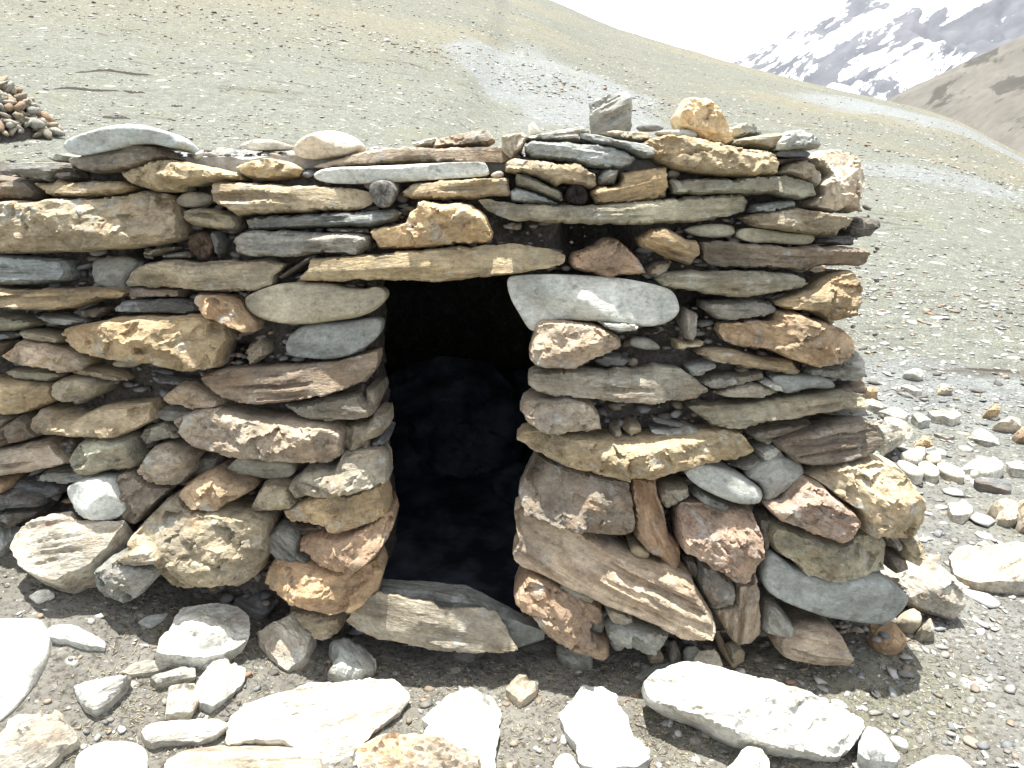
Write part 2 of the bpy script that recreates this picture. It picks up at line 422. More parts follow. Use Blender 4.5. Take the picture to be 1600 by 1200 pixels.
hz = bpy.data.materials.new('thin haze'); hz.use_nodes = True
hz.node_tree.nodes.clear()
ho = hz.node_tree.nodes.new('ShaderNodeOutputMaterial'); hv = hz.node_tree.nodes.new('ShaderNodeVolumePrincipled')
hv.inputs['Color'].default_value = (0.86, 0.92, 1.0, 1); hv.inputs['Density'].default_value = 0.00007; hv.inputs['Anisotropy'].default_value = 0.2
hz.node_tree.links.new(hv.outputs['Volume'], ho.inputs['Volume'])
hx = [(x_, y_, z_) for z_ in (-420, 900) for x_, y_ in ((-4600, -400), (4600, -400), (4600, 5300), (-4600, 5300))]
link('haze', mesh_np('haze', hx, [(3, 2, 1, 0), (4, 5, 6, 7), (0, 1, 5, 4), (1, 2, 6, 5), (2, 3, 7, 6), (3, 0, 4, 7)], smooth=False), hz, kind='stuff')

# ------------------------------------------------------------------ stones from outlines
TILE = dict(A=(0, 180, 4), B=(400, 180, 4), C=(800, 130, 4), D=(1100, 180, 4), E=(0, 420, 4), F=(300, 420, 4), G=(750, 420, 4), H=(1050, 420, 4),
            I=(0, 680, 4), J=(300, 680, 4), K=(750, 700, 4), L=(1100, 700, 4), M=(0, 900, 4), N=(400, 900, 4), O=(800, 900, 4), P=(1200, 900, 4),
            Q=(1300, 560, 16/3), S=(1360, 740, 20/3), Z=(0, 0, 1))
def pts(tile, s):
    ox, oy, k = TILE[tile]
    v = np.array([[float(a) for a in p.split(',')] for p in s.split()])
    return v / k + np.array([ox, oy])

BETA = math.atan(0.20/1.45)
WN = np.array([0, -math.cos(BETA), math.sin(BETA)])
WV = np.array([0, math.sin(BETA), math.cos(BETA)])
WP = np.array([0, 2.20, 1.45])

def chaikin(p, k, q=0.25):
    for _ in range(k):
        nx = np.roll(p, -1, 0)
        p = np.stack([p*(1-q)+nx*q, p*q+nx*(1-q)], 1).reshape(-1, 2)
    return p

def resample(p, s):
    nx = np.roll(p, -1, 0); L = np.hypot(*(nx-p).T)
    out = []
    for a, b_, ln in zip(p, nx, L):
        k = max(1, int(round(ln/s)))
        for t in range(k): out.append(a+(b_-a)*t/k)
    return np.array(out)

def seg_dist(P, poly):
    a = poly; b_ = np.roll(poly, -1, 0); ab = b_-a
    d2 = np.full(len(P), 1e9)
    for k in range(len(a)):
        ap = P-a[k]
        t = np.clip((ap@ab[k])/(ab[k]@ab[k]+1e-12), 0, 1)
        e = ap-t[:, None]*ab[k]
        d2 = np.minimum(d2, (e*e).sum(1))
    return np.sqrt(d2)

def inside(P, poly):
    a = poly; b_ = np.roll(poly, -1, 0); c = np.zeros(len(P), bool)
    for (x0, y0), (x1, y1) in zip(a, b_):
        if y0 == y1: continue
        m = ((y0 > P[:, 1]) != (y1 > P[:, 1])) & (P[:, 0] < (x1-x0)*(P[:, 1]-y0)/(y1-y0)+x0)
        c ^= m
    return c

SEED = [100]
def stone_mesh(uv, style, T=None, D=0.2, spacing=0.006, chunk=1.0, lean=0.0):
    """uv: outline in metres on its plane. Returns verts (u, v, w) about the centroid in its own long-axis frame, faces, centroid, angle."""
    SEED[0] += 1; sd_ = SEED[0]; rr = np.random.default_rng(sd_)
    c0 = uv.mean(0)
    q0 = resample(uv, 0.02); c0 = q0.mean(0)
    cov = np.cov((q0-c0).T); ev, vec = np.linalg.eigh(cov)
    ang = math.atan2(vec[1, 1], vec[0, 1])
    if ang > math.pi/2: ang -= math.pi
    if ang < -math.pi/2: ang += math.pi
    ca, sa = math.cos(ang), math.sin(ang)
    p = (uv-c0) @ np.array([[ca, -sa], [sa, ca]])
    p = chaikin(p, 2) if style == 'round' else chaikin(p, 1, 0.09)
    p = resample(p, spacing)
    # ragged rim
    nrm = np.roll(p, -1, 0)-np.roll(p, 1, 0); nrm = np.stack([nrm[:, 1], -nrm[:, 0]], 1)
    area = 0.5*np.sum(p[:, 0]*np.roll(p[:, 1], -1)-np.roll(p[:, 0], -1)*p[:, 1])
    nrm /= (np.hypot(*nrm.T)[:, None]+1e-9)
    if area < 0: nrm = -nrm
    ra = 0.0009 if style == 'round' else 0.0075*min(1.0, (math.sqrt(abs(area))/0.11)**1.5)
    p = p + nrm*(ra*fbm(p[:, 0]/0.035, p[:, 1]/0.035, sd_*1.7, oct=4, rough=0.75))[:, None]
    lo, hi = p.min(0), p.max(0)
    gx = np.arange(lo[0], hi[0], spacing); gy = np.arange(lo[1], hi[1], spacing*0.87)
    G = np.array([(a+(spacing/2 if k % 2 else 0), b_) for k, b_ in enumerate(gy) for a in gx])
    G = G + rr.uniform(-0.22, 0.22, G.shape)*spacing
    if len(G):
        G = G[inside(G, p)]
        G = G[seg_dist(G, p) > spacing*0.55]
    nb = len(p)
    vin = [Vector(a) for a in np.vstack([p, G])]
    vo, _, fo, *_ = delaunay_2d_cdt(vin, [(k, (k+1) % nb) for k in range(nb)], [], 1, 1e-6)
    P = np.array([(a.x, a.y) for a in vo])
    Fc = np.array([f for f in fo if len(f) == 3], int)
    d = seg_dist(P, p); dm = max(d.max(), 1e-3)
    x, y = P[:, 0], P[:, 1]
    z3 = sd_*3.17
    def cap(rad): return np.sqrt(np.clip(1-(1-np.clip(d/rad, 0, 1))**2, 0, 1))
    mask = np.clip(d/(0.12*dm+0.004), 0, 1)*min(1.0, 0.35+dm/0.05)
    if style == 'round':
        t = min(dm*0.95, 0.085) if T is None else T
        h = t*cap(dm*0.9) + 0.006*fbm(x/0.09, y/0.09, z3, oct=3, seed=1)*mask
        h += 0.0016*fbm(x/0.02, y/0.02, z3, oct=3, seed=2)*mask
        for _ in range(5):      # worn facets
            a = rr.uniform(0, 2*math.pi); s = rr.uniform(0.2, 0.7)
            f_ = t*rr.uniform(0.7, 0.95) + s*(x*math.cos(a)*min(1, 2*dm/(hi[0]-lo[0]+1e-6)+0.25)+y*math.sin(a))
            k_ = 0.006; m_ = np.clip(0.5+0.5*(h-f_)/k_, 0, 1); h = h*(1-m_)+f_*m_-k_*m_*(1-m_)
        h = np.maximum(h, 0.0)
    elif style == 'slab':
        t = min(0.028+dm*0.55, 0.065) if T is None else T
        h = t*cap(min(dm*0.6, 0.014))
        lay = 0.009 + 0.006*rr.random()
        qy = y + 0.009*fbm(x/0.11, y/0.05, z3, oct=3, seed=4)
        k = np.floor(qy/lay)
        step = _hash(k, k*0+sd_, k*0, 5)
        fr = qy/lay-k
        stepn = _hash(k+1, k*0+sd_, k*0, 5)
        st_ = step + (stepn-step)*ss((fr-0.7)/0.3)
        h += (0.015*chunk*st_ + 0.016*chunk*fbm(x/0.14, y/0.024, z3, oct=4, seed=6, rough=0.62))*mask
        h += 0.0045*fbm(x/0.045, y/0.009, z3, oct=3, seed=7)*mask*(0.4+0.6*chunk)
        tilt = rr.uniform(-0.25, 0.25); h += tilt*y*mask + rr.uniform(-0.07, 0.07)*x*mask
        for _ in range(3):
            a = rr.uniform(0, 2*math.pi); s = rr.uniform(0.3, 0.8)
            h = np.minimum(h, t*1.0 + s*(x*math.cos(a)*0.5+y*math.sin(a)) + 0.2*dm)
    else:
        t = min(0.035+dm*0.75, 0.11) if T is None else T
        h = t*1.25*cap(min(dm*0.7, 0.026))
        rad = math.sqrt(abs(area)/math.pi)
        for _ in range(9):
            a = rr.uniform(0, 2*math.pi); s = rr.uniform(0.25, 1.1)
            off = rr.uniform(0.25, 0.85)*rad
            ex = x*math.cos(a)/max(1, (hi[0]-lo[0])/(hi[1]-lo[1]+1e-6))**0.5 + y*math.sin(a)
            h = np.minimum(h, t*rr.uniform(0.85, 1.25) - s*(ex-off*0.6))
        h = np.maximum(h, -0.01)
        for ncell, tl_ in ((max(5, int(abs(area)/0.0016)), 0.42), (max(8, int(abs(area)/0.0003)), 0.30)):   # fracture faces
            ncell = min(ncell, 90)
            cs = np.column_stack([rr.uniform(lo[0], hi[0], ncell), rr.uniform(lo[1], hi[1], ncell)])
            wx = x+0.006*fbm(x/0.02, y/0.02, z3, oct=2, seed=15); wy = y+0.006*fbm(x/0.02, y/0.02, z3, oct=2, seed=16)
            dd = np.hypot((wx[:, None]-cs[None, :, 0])*0.75, wy[:, None]-cs[None, :, 1]); k = dd.argmin(1)
            tx = rr.uniform(-tl_, tl_, ncell)[k]; ty = rr.uniform(-tl_, tl_, ncell)[k]
            h += chunk*np.clip(tx*(x-cs[k, 0])+ty*(y-cs[k, 1]), -0.018, 0.018)*mask
        h += (0.014*chunk*fbm(x/0.08, y/0.06, z3, oct=5, seed=8, rough=0.52) - 0.010*chunk*np.abs(fbm(x/0.03, y/0.02, z3, oct=3, seed=10)))*mask
        h += 0.002*fbm(x/0.012, y/0.009, z3, oct=2, seed=11)*mask
    h = h - lean*(x*sa+y*ca)*np.clip(d/0.012, 0, 1)
    # rim edges -> sides
    E = np.vstack([Fc[:, [0, 1]], Fc[:, [1, 2]], Fc[:, [2, 0]]])
    es = np.sort(E, 1); key = es[:, 0].astype(np.int64)*len(P)+es[:, 1]
    u_, inv, cnt = np.unique(key, return_inverse=True, return_counts=True)
    B = E[cnt[inv] == 1]
    nv = np.zeros_like(P)
    ed = P[B[:, 1]]-P[B[:, 0]]; en = np.stack([ed[:, 1], -ed[:, 0]], 1)
    np.add.at(nv, B[:, 0], en); np.add.at(nv, B[:, 1], en)
    bi = np.unique(B); nn = nv[bi]; nn /= (np.hypot(*nn.T)[:, None]+1e-9)
    idx = {int(v): k for k, v in enumerate(bi)}
    V = [np.column_stack([P, h])]; base = len(P); prev = {int(v): int(v) for v in bi}
    Fl = [Fc]
    pb = P[bi]; h0 = h[bi]
    for frac, ins in ((0.12, -0.001), (0.45, 0.05), (1.0, 0.28)):
        w = h0*(1-frac) - D*frac + (0.004*fbm(pb[:, 0]/0.03, pb[:, 1]/0.03, z3+frac*9, seed=3) if style != 'round' else 0)
        pos = pb - nn*min(ins*dm*1.0, 0.03) if frac < 1 else pb*0.72
        ring = np.column_stack([pos, w])
        V.append(ring)
        a = np.array([prev[int(v)] for v in B[:, 0]]); b_ = np.array([prev[int(v)] for v in B[:, 1]])
        a2 = np.array([base+idx[int(v)] for v in B[:, 0]]); b2 = np.array([base+idx[int(v)] for v in B[:, 1]])
        Fl.append(np.stack([b_, a, a2], 1)); Fl.append(np.stack([b_, a2, b2], 1))
        prev = {int(v): base+idx[int(v)] for v in bi}
        base += len(bi)
    V.append(np.array([[0, 0, -D*1.02]]))
    a2 = np.array([prev[int(v)] for v in B[:, 0]]); b2 = np.array([prev[int(v)] for v in B[:, 1]])
    Fl.append(np.stack([b2, a2, np.full(len(a2), base)], 1))
    return np.vstack(V), np.vstack(Fl), c0, ang

def make_stone(name, uv, P0, U, Vv, Nn, style, color, parent=None, T=None, D=0.2, spacing=0.006, chunk=1.0, jitter=0.14, mat=None, lean=0.0, **props):
    V, Fc, c0, ang = stone_mesh(uv, 'block' if style in ('vein', 'quartz') else style, T, D, spacing, chunk, lean)
    me = mesh_np(name, V, Fc, sharp_deg=0 if style == 'round' else 24)
    U, Vv, Nn = map(np.asarray, (U, Vv, Nn))
    org = P0 + U*c0[0] + Vv*c0[1]
    ca, sa = math.cos(ang), math.sin(ang)
    X_ = U*ca+Vv*sa; Y_ = -U*sa+Vv*ca
    mw = Matrix(((X_[0], Y_[0], Nn[0], org[0]), (X_[1], Y_[1], Nn[1], org[1]), (X_[2], Y_[2], Nn[2], org[2]), (0, 0, 0, 1)))
    o = link(name, me, mat or MAT[style], parent, mw, **props)
    k = random.uniform(1-jitter, 1+jitter)
    cc = COLR[color]
    w = random.uniform(-0.04, 0.04)
    o.color = (cc[0]*k*(1+w), cc[1]*k, cc[2]*k*(1-w), 1)
    return o

def on_plane(px, P0, Nn, U, Vv):
    out = []
    for a, b_ in px:
        d = ray(a, b_); t = ((P0-CAM)@Nn)/(d@Nn)
        p = CAM+d*t-P0
        out.append((p@np.asarray(U), p@np.asarray(Vv)))
    return np.array(out)

# hut ------------------------------------------------------------------------------------------
hut = bpy.data.objects.new('stone_hut', None); COL.objects.link(hut)
hut['label'] = 'low dry stone herders hut of stacked tan and grey slabs with a dark open doorway'
hut['category'] = 'hut'

WALL = '''
A slab brown 0.02|430,270 640,228 900,182 1000,205 1100,268 950,290 840,340 700,362 580,364 480,330
A slab grey 0.02|75,300 320,290 440,300 475,345 380,370 330,418 200,395 100,360
A slab grey 0.0|345,360 480,340 500,390 420,412 350,405
A block lgrey -0.06|325,250 430,238 460,262 420,300 340,290
A slab brown 0.0|-120,375 80,380 200,410 260,480 240,530 0,530 -120,530
A slab ochre 0.03|215,425 350,420 360,400 430,420 600,418 760,410 850,450 760,490 620,505 470,522 320,505 250,460
A block ochre 0.02|750,355 930,310 950,285 1100,280 1210,300 1380,330 1500,365 1520,405 1350,420 1230,435 1140,450 1130,480 960,470 860,440 790,400
A block tan 0.0|-140,545 150,530 230,535 420,520 700,510 900,470 1060,490 1120,560 1170,680 1160,780 1000,815 800,835 600,850 400,860 100,865 -140,855
A round gtan 0.0|1095,530 1150,482 1250,480 1340,500 1330,545 1250,575 1160,578 1110,560
A slab olive 0.01|1160,600 1200,582 1340,585 1480,620 1510,690 1470,725 1340,715 1200,690 1165,650
A slab slate 0.0|1320,725 1370,722 1410,780 1400,860 1370,895 1345,830
A slab lblue 0.0|-160,875 200,880 400,905 450,990 430,1035 300,1050 120,1065 -160,1060
A round grey -0.02|575,920 620,890 800,880 860,920 850,960 770,1050 800,1110 700,1090 600,1060 580,980
A slab tan 0.02|765,1050 860,940 1000,905 1100,900 1180,920 1400,910 1680,905 1770,935 1710,1000 1700,1060 1600,1090 1340,1105 1200,1085 900,1070 780,1068
A slab gtan 0.0|900,850 1000,825 1100,825 1070,850 960,885 910,878
A slab grey -0.01|1010,870 1180,850 1195,890 1040,895
E slab ochre 0.04|-150,120 0,125 190,140 330,125 500,125 620,125 780,150 760,175 600,190 480,250 300,260 150,255 0,235 -150,230
E slab brown -0.01|820,110 1010,115 1150,120 1150,180 1000,175 860,190 820,170
E slab slate 0.01|715,265 770,200 900,190 1100,190 1220,205 1265,260 1180,280 900,280
E block orange 0.03|1220,190 1245,145 1320,155 1430,170 1480,195 1530,260 1600,340 1600,395 1560,395 1400,340 1300,280
E block ochre 0.03|390,395 450,355 600,340 750,300 900,290 1100,295 1280,280 1400,340 1440,420 1400,520 1390,610 1300,625 1200,630 1000,580 900,570 700,545 520,515 440,450
E slab blue 0.01|255,290 280,275 400,290 520,310 545,335 440,355 350,345 265,310
E slab dark -0.01|500,270 560,235 700,225 725,245 640,305 560,312
E slab olive 0.0|-150,285 100,290 240,320 240,350 100,390 -150,390
E slab blue 0.0|-150,395 60,395 130,410 80,440 -150,440
E slab tan 0.01|135,380 230,385 380,415 405,440 390,465 280,455 170,430
E slab brown 0.0|-150,448 100,450 60,500 -20,560 -150,560
E block pink 0.03|10,545 60,520 110,470 150,440 280,465 400,500 520,540 550,590 500,640 420,650 350,615 200,605 60,580
E slab olive 0.0|30,650 90,622 250,620 400,640 410,670 330,700 150,690
E slab tan 0.0|410,640 550,610 650,630 760,660 805,700 700,692 600,665 480,655
E round gtan 0.0|690,595 740,570 900,575 870,600 740,620
E block gold 0.01|-160,680 30,680 200,700 340,720 370,820 200,890 120,890 0,900 -160,900
E block tan 0.01|340,720 400,680 480,665 600,670 670,720 640,790 520,835 420,815 370,780
E block tan 0.03|220,930 260,880 400,890 520,920 600,870 700,850 940,830 970,890 980,940 900,980 780,1030 560,1030 300,1020 240,990
E slab slate 0.0|940,650 1050,675 1250,700 1300,728 1150,724 1000,705
E block pink 0.02|1045,780 1100,740 1150,705 1230,710 1320,760 1400,810 1400,850 1250,870 1120,840 1050,810
E block brown 0.0|70,960 150,905 220,940 240,1000 290,1030 200,1060 100,1065 50,1020
E block pink 0.01|-160,905 60,905 100,925 60,980 100,1060 60,1100 -160,1110
E slab grey 0.0|970,880 1030,865 1200,870 1280,870 1200,940 1070,945 985,915
E block gtan 0.0|880,1040 930,980 1050,940 1150,1010 1180,1040 1060,1050 930,1090
I block olive 0.03|495,120 520,40 560,0 650,-20 850,0 865,90 890,150 870,190 720,195 640,225 560,225 530,180
I block dark -0.03|330,-10 530,0 500,130 370,130
F round olive 0.03|325,195 350,165 450,120 560,90 700,85 850,90 960,120 1080,130 1140,112 1200,130 1215,190 1150,260 1040,305 900,325 700,350 560,345 420,310 350,260
F round blue 0.02|580,480 620,400 700,350 850,330 960,330 1180,300 1180,400 1120,470 1010,540 850,570 700,555 600,545
F slab brown 0.04|45,660 200,630 450,625 650,610 900,580 1060,540 1150,520 1160,580 1140,650 1080,710 950,750 740,800 560,830 400,840 200,800 110,730
F block tan -0.01|360,490 420,430 470,470 485,530 390,600 360,550
F slab gtan 0.03|575,850 700,840 850,790 1050,770 1090,830 1140,870 1130,910 1000,940 850,950 700,920
F block brown 0.0|1090,740 1160,735 1180,800 1150,870 1090,830
F block pink 0.05|-115,950 -40,910 60,870 200,865 330,900 520,930 760,950 880,970 950,1010 950,1160 880,1205 740,1190 400,1160 240,1150 110,1110 -30,1060
F block gtan 0.0|950,970 1100,950 1150,890 1230,900 1240,970 1180,1040 1110,1060 1110,1130 1040,1150 950,1100
F slab slate -0.02|1120,1070 1180,1040 1230,1060 1220,1090 1140,1105
I slab pink 0.04|-160,85 0,85 200,50 330,30 380,90 460,160 350,190 200,220 60,240 -160,240
I block rust 0.0|-160,245 90,250 100,310 60,350 -60,365 -160,365
I slab blue 0.0|230,275 300,215 480,190 540,225 640,230 780,200 780,260 600,275 430,290
I slab slate -0.02|90,300 160,250 240,290 420,300 430,350 300,390 120,340
I slab slate 0.02|-160,370 130,340 280,390 270,440 0,460 -160,470
I block dark 0.0|-160,470 270,440 280,480 120,560 -160,560
I block brown 0.03|765,310 785,200 840,190 940,260 980,280 1110,310 1050,370 990,430 900,525 830,530 780,480
I block pink 0.05|875,210 930,140 980,60 1050,45 1180,90 1230,130 1220,230 1160,290 1110,305 1060,290 960,270
I block orange 0.05|1155,340 1180,290 1260,240 1360,200 1430,250 1560,280 1600,330 1500,380 1380,450 1300,430 1250,430
I block dark -0.03|1190,100 1390,110 1400,190 1260,240 1190,260
I block tan 0.06|895,620 900,560 960,490 1040,400 1130,350 1250,430 1420,440 1640,480 1690,520 1700,700 1640,850 1540,895 1470,860 1310,880 1200,920 1110,850 1020,770 930,680
J round gtan 0.02|200,230 250,170 300,130 550,150 640,180 645,240 580,275 420,270 330,245 280,275
J block gtan 0.05|625,290 700,210 800,185 900,190 950,110 1050,100 1160,90 1215,140 1230,290 1100,320 900,355 720,370 650,395
J block tan 0.04|375,440 400,390 460,290 540,275 620,300 650,390 690,400 640,440 500,450 400,460
J block ochre 0.05|570,460 700,400 800,350 960,345 1100,315 1200,300 1215,420 1225,490 1100,540 920,580 850,530 740,520 620,510
J slab blue 0.04|480,690 490,600 550,555 640,560 680,620 690,700 755,740 740,780 560,765 510,720
J block rust 0.06|680,640 740,615 860,610 1000,590 1200,500 1250,480 1260,550 1230,640 1160,730 1030,825 900,800 780,760 740,715 685,710
J slab dark 0.0|620,530 830,530 900,600 700,610
J block orange 0.07|455,910 500,800 540,765 700,780 860,810 1010,830 1150,790 1185,860 1160,980 1040,1065 880,1065 700,1010 560,950
N block tan 0.02|200,170 350,180 480,190 540,220 545,320 450,360 380,330 300,240
N slab gtan 0.11|555,300 590,240 700,150 770,115 900,140 1090,170 1150,215 1400,225 1510,260 1560,340 1600,400 1640,470 1300,475 1080,450 880,410 740,390
B block ochre 0.0|-120,325 -40,290 80,270 200,290 280,335 250,380 100,405 0,400 -60,380
B slab pink -0.01|340,320 500,280 620,240 750,220 850,200 1100,205 1450,200 1600,200 1605,260 1530,290 1300,290 1000,300 800,310 600,310 400,330
B round lblue 0.03|345,370 440,325 700,320 1000,305 1420,285 1450,320 1460,380 1300,390 1000,410 800,420 600,430 400,420
B slab tan 0.02|-250,410 0,425 200,435 450,445 620,460 700,480 740,540 650,590 400,600 0,615 -100,625 -140,600 -200,570 -245,550
B round gtan -0.01|665,425 740,420 740,460 690,462
B slab ochre 0.02|915,480 960,440 1100,410 1400,395 1580,390 1590,500 1400,520 1100,530 960,520 920,505
B slab blue 0.01|-50,640 300,615 600,605 850,585 910,610 870,660 750,690 400,700 -50,715
B slab gtan 0.0|440,715 500,705 700,710 720,740 500,738
B slab grey 0.02|-140,770 -60,730 150,720 400,735 650,740 715,760 700,820 640,880 400,865 200,880 -20,885 -100,860
B block ochre 0.02|720,710 940,670 970,600 1010,580 1015,540 1050,525 1120,545 1320,550 1400,590 1450,650 1490,760 1450,795 1200,815 960,830 780,835 740,790 725,770
B slab grey -0.01|140,1010 330,880 380,880 330,920 160,1025
B round cream -0.01|1460,370 1530,340 1560,380 1480,398
C slab lgrey -0.01|80,350 100,335 300,290 430,270 490,310 420,330 460,370 300,370 150,360
C block cream -0.01|-70,330 60,310 100,330 70,410 0,470 -60,420
C slab blue 0.02|80,390 130,360 300,370 600,390 700,420 770,470 740,510 690,535 500,525 350,490 130,460 110,440 85,420
C slab blue 0.03|430,340 430,310 520,320 700,360 830,380 900,400 890,460 830,465 700,410 550,380
C slab gtan -0.01|550,310 640,295 850,310 860,350 800,370 700,355
C block tan 0.02|-40,500 0,470 150,475 290,500 400,500 520,580 530,640 500,655 420,640 330,620 280,640 200,600 60,560 -40,555
C slab olive 0.02|20,600 30,565 90,570 310,680 320,735 280,735 100,660 25,640
C slab blue 0.01|-20,680 30,650 200,700 290,750 270,765 0,742
C slab ochre 0.01|490,680 540,645 660,635 670,560 760,545 950,515 965,580 965,720 760,745 530,760
C slab grey 0.02|535,590 580,535 665,540 655,600 640,635 540,640
C block ochre 0.03|840,440 800,390 840,360 990,320 1100,330 1220,360 1400,400 1640,440 1660,560 1640,575 1480,585 1200,575 1100,550 980,530 900,480
C round gtan 0.0|970,570 980,540 1040,545 1055,580 980,590
C slab olive 0.03|980,610 1200,590 1400,600 1600,580 1700,575 1800,605 1880,640 1900,700 1800,730 1630,690 1400,690 1200,697 1010,690 1000,640
C slab olive 0.03|-220,730 -190,720 0,750 320,765 640,755 900,730 1200,705 1450,700 1470,740 1450,800 1350,830 1100,870 800,885 400,880 0,855 -150,800
C block rust -0.02|360,1080 400,1050 520,1010 600,955 650,970 740,1050 790,1110 840,1190 760,1195 600,1215 380,1165 360,1120
C slab ochre 0.03|800,970 870,910 960,910 1080,970 1150,980 1165,1060 1110,1140 1020,1110 870,1050 810,1020
C slab gtan 0.0|840,1170 900,1120 1000,1110 960,1190 900,1215 850,1200
C round olive 0.0|1070,910 1200,880 1350,880 1410,930 1350,965 1200,965 1110,940
D round olive 0.02|200,760 240,700 400,715 550,740 680,745 695,775 660,810 500,805 400,795 300,800
D slab blue 0.02|290,600 310,560 450,535 560,535 570,575 520,590 400,615 300,612
D slab tan 0.03|240,640 300,625 450,600 580,580 730,610 900,630 940,640 900,690 840,720 835,755 760,755 600,735 450,710 350,705
D slab brown 0.02|-20,790 100,790 300,800 520,820 700,815 1000,830 1035,865 1010,920 960,940 700,945 660,970 400,955 50,940 0,900
D slab slate 0.0|690,770 930,755 930,815 700,808
D block dark -0.08|850,720 920,640 1000,630 1060,650 1070,700 1000,760 930,770 870,750
D block cream -0.05|700,500 680,440 740,380 700,330 650,270 720,220 830,210 900,240 960,300 990,360 980,430 940,500 930,590 900,615 830,590 800,615 740,610 600,560
D block gtan 0.0|460,370 500,310 600,280 670,320 730,380 720,430 690,450 640,420 540,385
D slab dark 0.0|450,275 640,262 685,285 660,305 560,292 460,315
D round slate 0.01|455,245 480,215 600,215 665,230 660,262 470,260
D slab olive -0.02|190,170 230,145 370,120 490,110 470,200 420,215 300,195 220,180
H slab olive 0.03|-95,65 -50,30 50,15 400,15 740,20 820,55 860,95 800,120 640,150 440,180 300,165 60,130 -70,105
H slab grey 0.0|185,245 200,205 350,190 500,185 620,205 660,260 580,295 400,320 290,320 240,280
H block ochre 0.03|640,200 700,185 860,130 940,60 1050,20 1120,10 1160,60 1200,120 1180,200 1120,290 1040,310 960,335 930,300 850,265 740,255 650,235
H block orange 0.03|290,400 300,350 400,335 640,325 660,270 780,270 930,310 1060,385 1120,420 1120,530 1000,580 870,610 780,580 600,500 450,490 330,450
H block grey -0.02|1020,540 1130,500 1170,560 1170,640 1140,700 1020,690 880,670 820,650 840,620 1000,590
H slab tan 0.02|150,530 190,500 400,510 530,545 740,570 800,640 780,665 640,640 560,630 420,605 260,580
H slab lblue 0.02|100,620 160,600 265,580 270,615 170,665 120,675
H block grey -0.02|150,700 250,660 400,650 560,640 570,680 400,720 230,740
H slab gtan 0.0|250,770 350,730 500,710 620,740 660,775 540,800 330,800
H block lgrey 0.01|550,710 600,690 670,710 680,760 630,765
H round blue 0.02|620,690 660,670 850,665 980,680 1030,735 980,750 850,745 740,780 690,775
H slab olive 0.04|100,865 300,860 500,850 700,820 900,790 1130,765 1190,800 1190,860 1000,880 850,900 560,960 420,1000 250,980 180,920
H slab brown -0.02|1030,745 1190,685 1210,740 1190,780 1040,775
H slab grey -0.02|950,890 1200,872 1270,900 1210,920 960,915
H slab grey 0.0|450,1020 560,980 850,940 860,970 800,1010 640,1050 590,1090 540,1080
H slab brown 0.04|620,1070 800,1010 1000,950 1200,930 1260,960 1300,1080 1220,1140 960,1200 740,1200 680,1130
H block lgrey 0.0|520,1120 600,1085 650,1090 690,1160 640,1180 540,1180
H slab blue -0.03|1190,1140 1260,1110 1310,1170 1240,1190
G round lblue 0.04|160,60 230,40 450,35 700,45 900,60 1100,100 1200,130 1240,200 1250,270 1190,330 1080,365 950,355 730,330 580,320 430,320 370,330 350,395 300,375 240,270 190,190
G block pink 0.05|305,560 320,460 360,350 380,325 540,315 620,330 740,360 870,420 885,480 800,520 700,560 600,610 500,620 350,600
G slab lblue 0.06|725,320 960,335 995,360 970,385 870,398 780,370
G slab grey 0.01|1250,330 1280,240 1360,280 1350,400 1320,450 1280,440
G round grey 0.0|930,460 960,430 1060,430 1145,500 1060,510 950,490
G slab tan 0.01|1210,440 1300,455 1400,455 1380,485 1220,505
G slab slate 0.0|690,560 760,525 860,530 950,570 880,605 760,610
G slab gtan 0.04|300,670 330,640 600,620 800,640 860,615 1000,640 1100,610 1250,620 1320,670 1425,760 1340,810 1100,835 900,830 650,800 430,790 350,760 305,720
G block pink 0.04|240,880 270,820 400,820 580,795 680,830 740,900 760,990 600,1000 460,1020 360,1000 300,960
G block ochre 0.06|230,1070 260,1030 380,1010 560,1040 760,1060 1000,1070 1300,1040 1520,1010 1640,1030 1720,1140 1600,1190 1400,1200 1200,1250 1080,1295 850,1275 620,1250 500,1220 300,1110
G block gtan 0.01|820,990 870,975 885,1020 860,1050 820,1040
G block tan 0.01|890,1000 940,950 1000,970 1010,1010 930,1040
G slab lblue 0.02|1070,1010 1200,1000 1310,985 1380,1010 1360,1035 1200,1045 1100,1045
G slab grey 0.0|1080,930 1270,970 1250,990 1090,960
G slab dark 0.0|1020,380 1140,380 1100,410 1030,412
K block brown 0.05|250,270 300,150 350,50 480,110 850,160 930,180 940,300 965,420 950,510 880,515 660,470 440,430 330,410 260,400 250,330
K slab pink 0.09|220,420 260,390 330,410 520,470 700,560 860,640 1000,700 1200,750 1310,790 1370,900 1460,1060 1430,1130 1330,1150 1180,1110 1050,1040 860,970 740,930 500,840 280,750 215,700 210,660 250,570 225,500
K slab rust 0.05|935,170 1090,180 1100,270 1150,380 1180,540 1240,600 1255,710 1230,750 1180,745 1110,660 1030,630 970,550 965,420
K block gtan 0.02|1100,260 1140,220 1290,215 1305,280 1220,320 1160,360 1110,320
K round lblue 0.08|1280,155 1330,120 1420,105 1580,150 1750,240 1770,300 1730,350 1600,350 1400,265 1310,200
K block grey 0.02|1325,290 1350,250 1440,280 1560,340 1500,370 1400,350
K vein red 0.05|1225,400 1260,340 1400,350 1500,370 1680,360 1720,440 1740,620 1690,700 1680,800 1620,820 1540,790 1500,740 1400,700 1350,650 1240,600 1225,500
K slab blue 0.0|1260,680 1330,680 1360,720 1350,830 1290,770
K block grey 0.03|1350,820 1370,700 1450,720 1550,800 1575,830 1565,940 1430,975 1370,880
K round tan 0.07|930,640 990,610 1070,660 1040,695 960,680
L slab pink 0.05|50,990 180,960 190,830 280,820 320,740 330,950 355,1150 270,1190 150,1170 100,1080
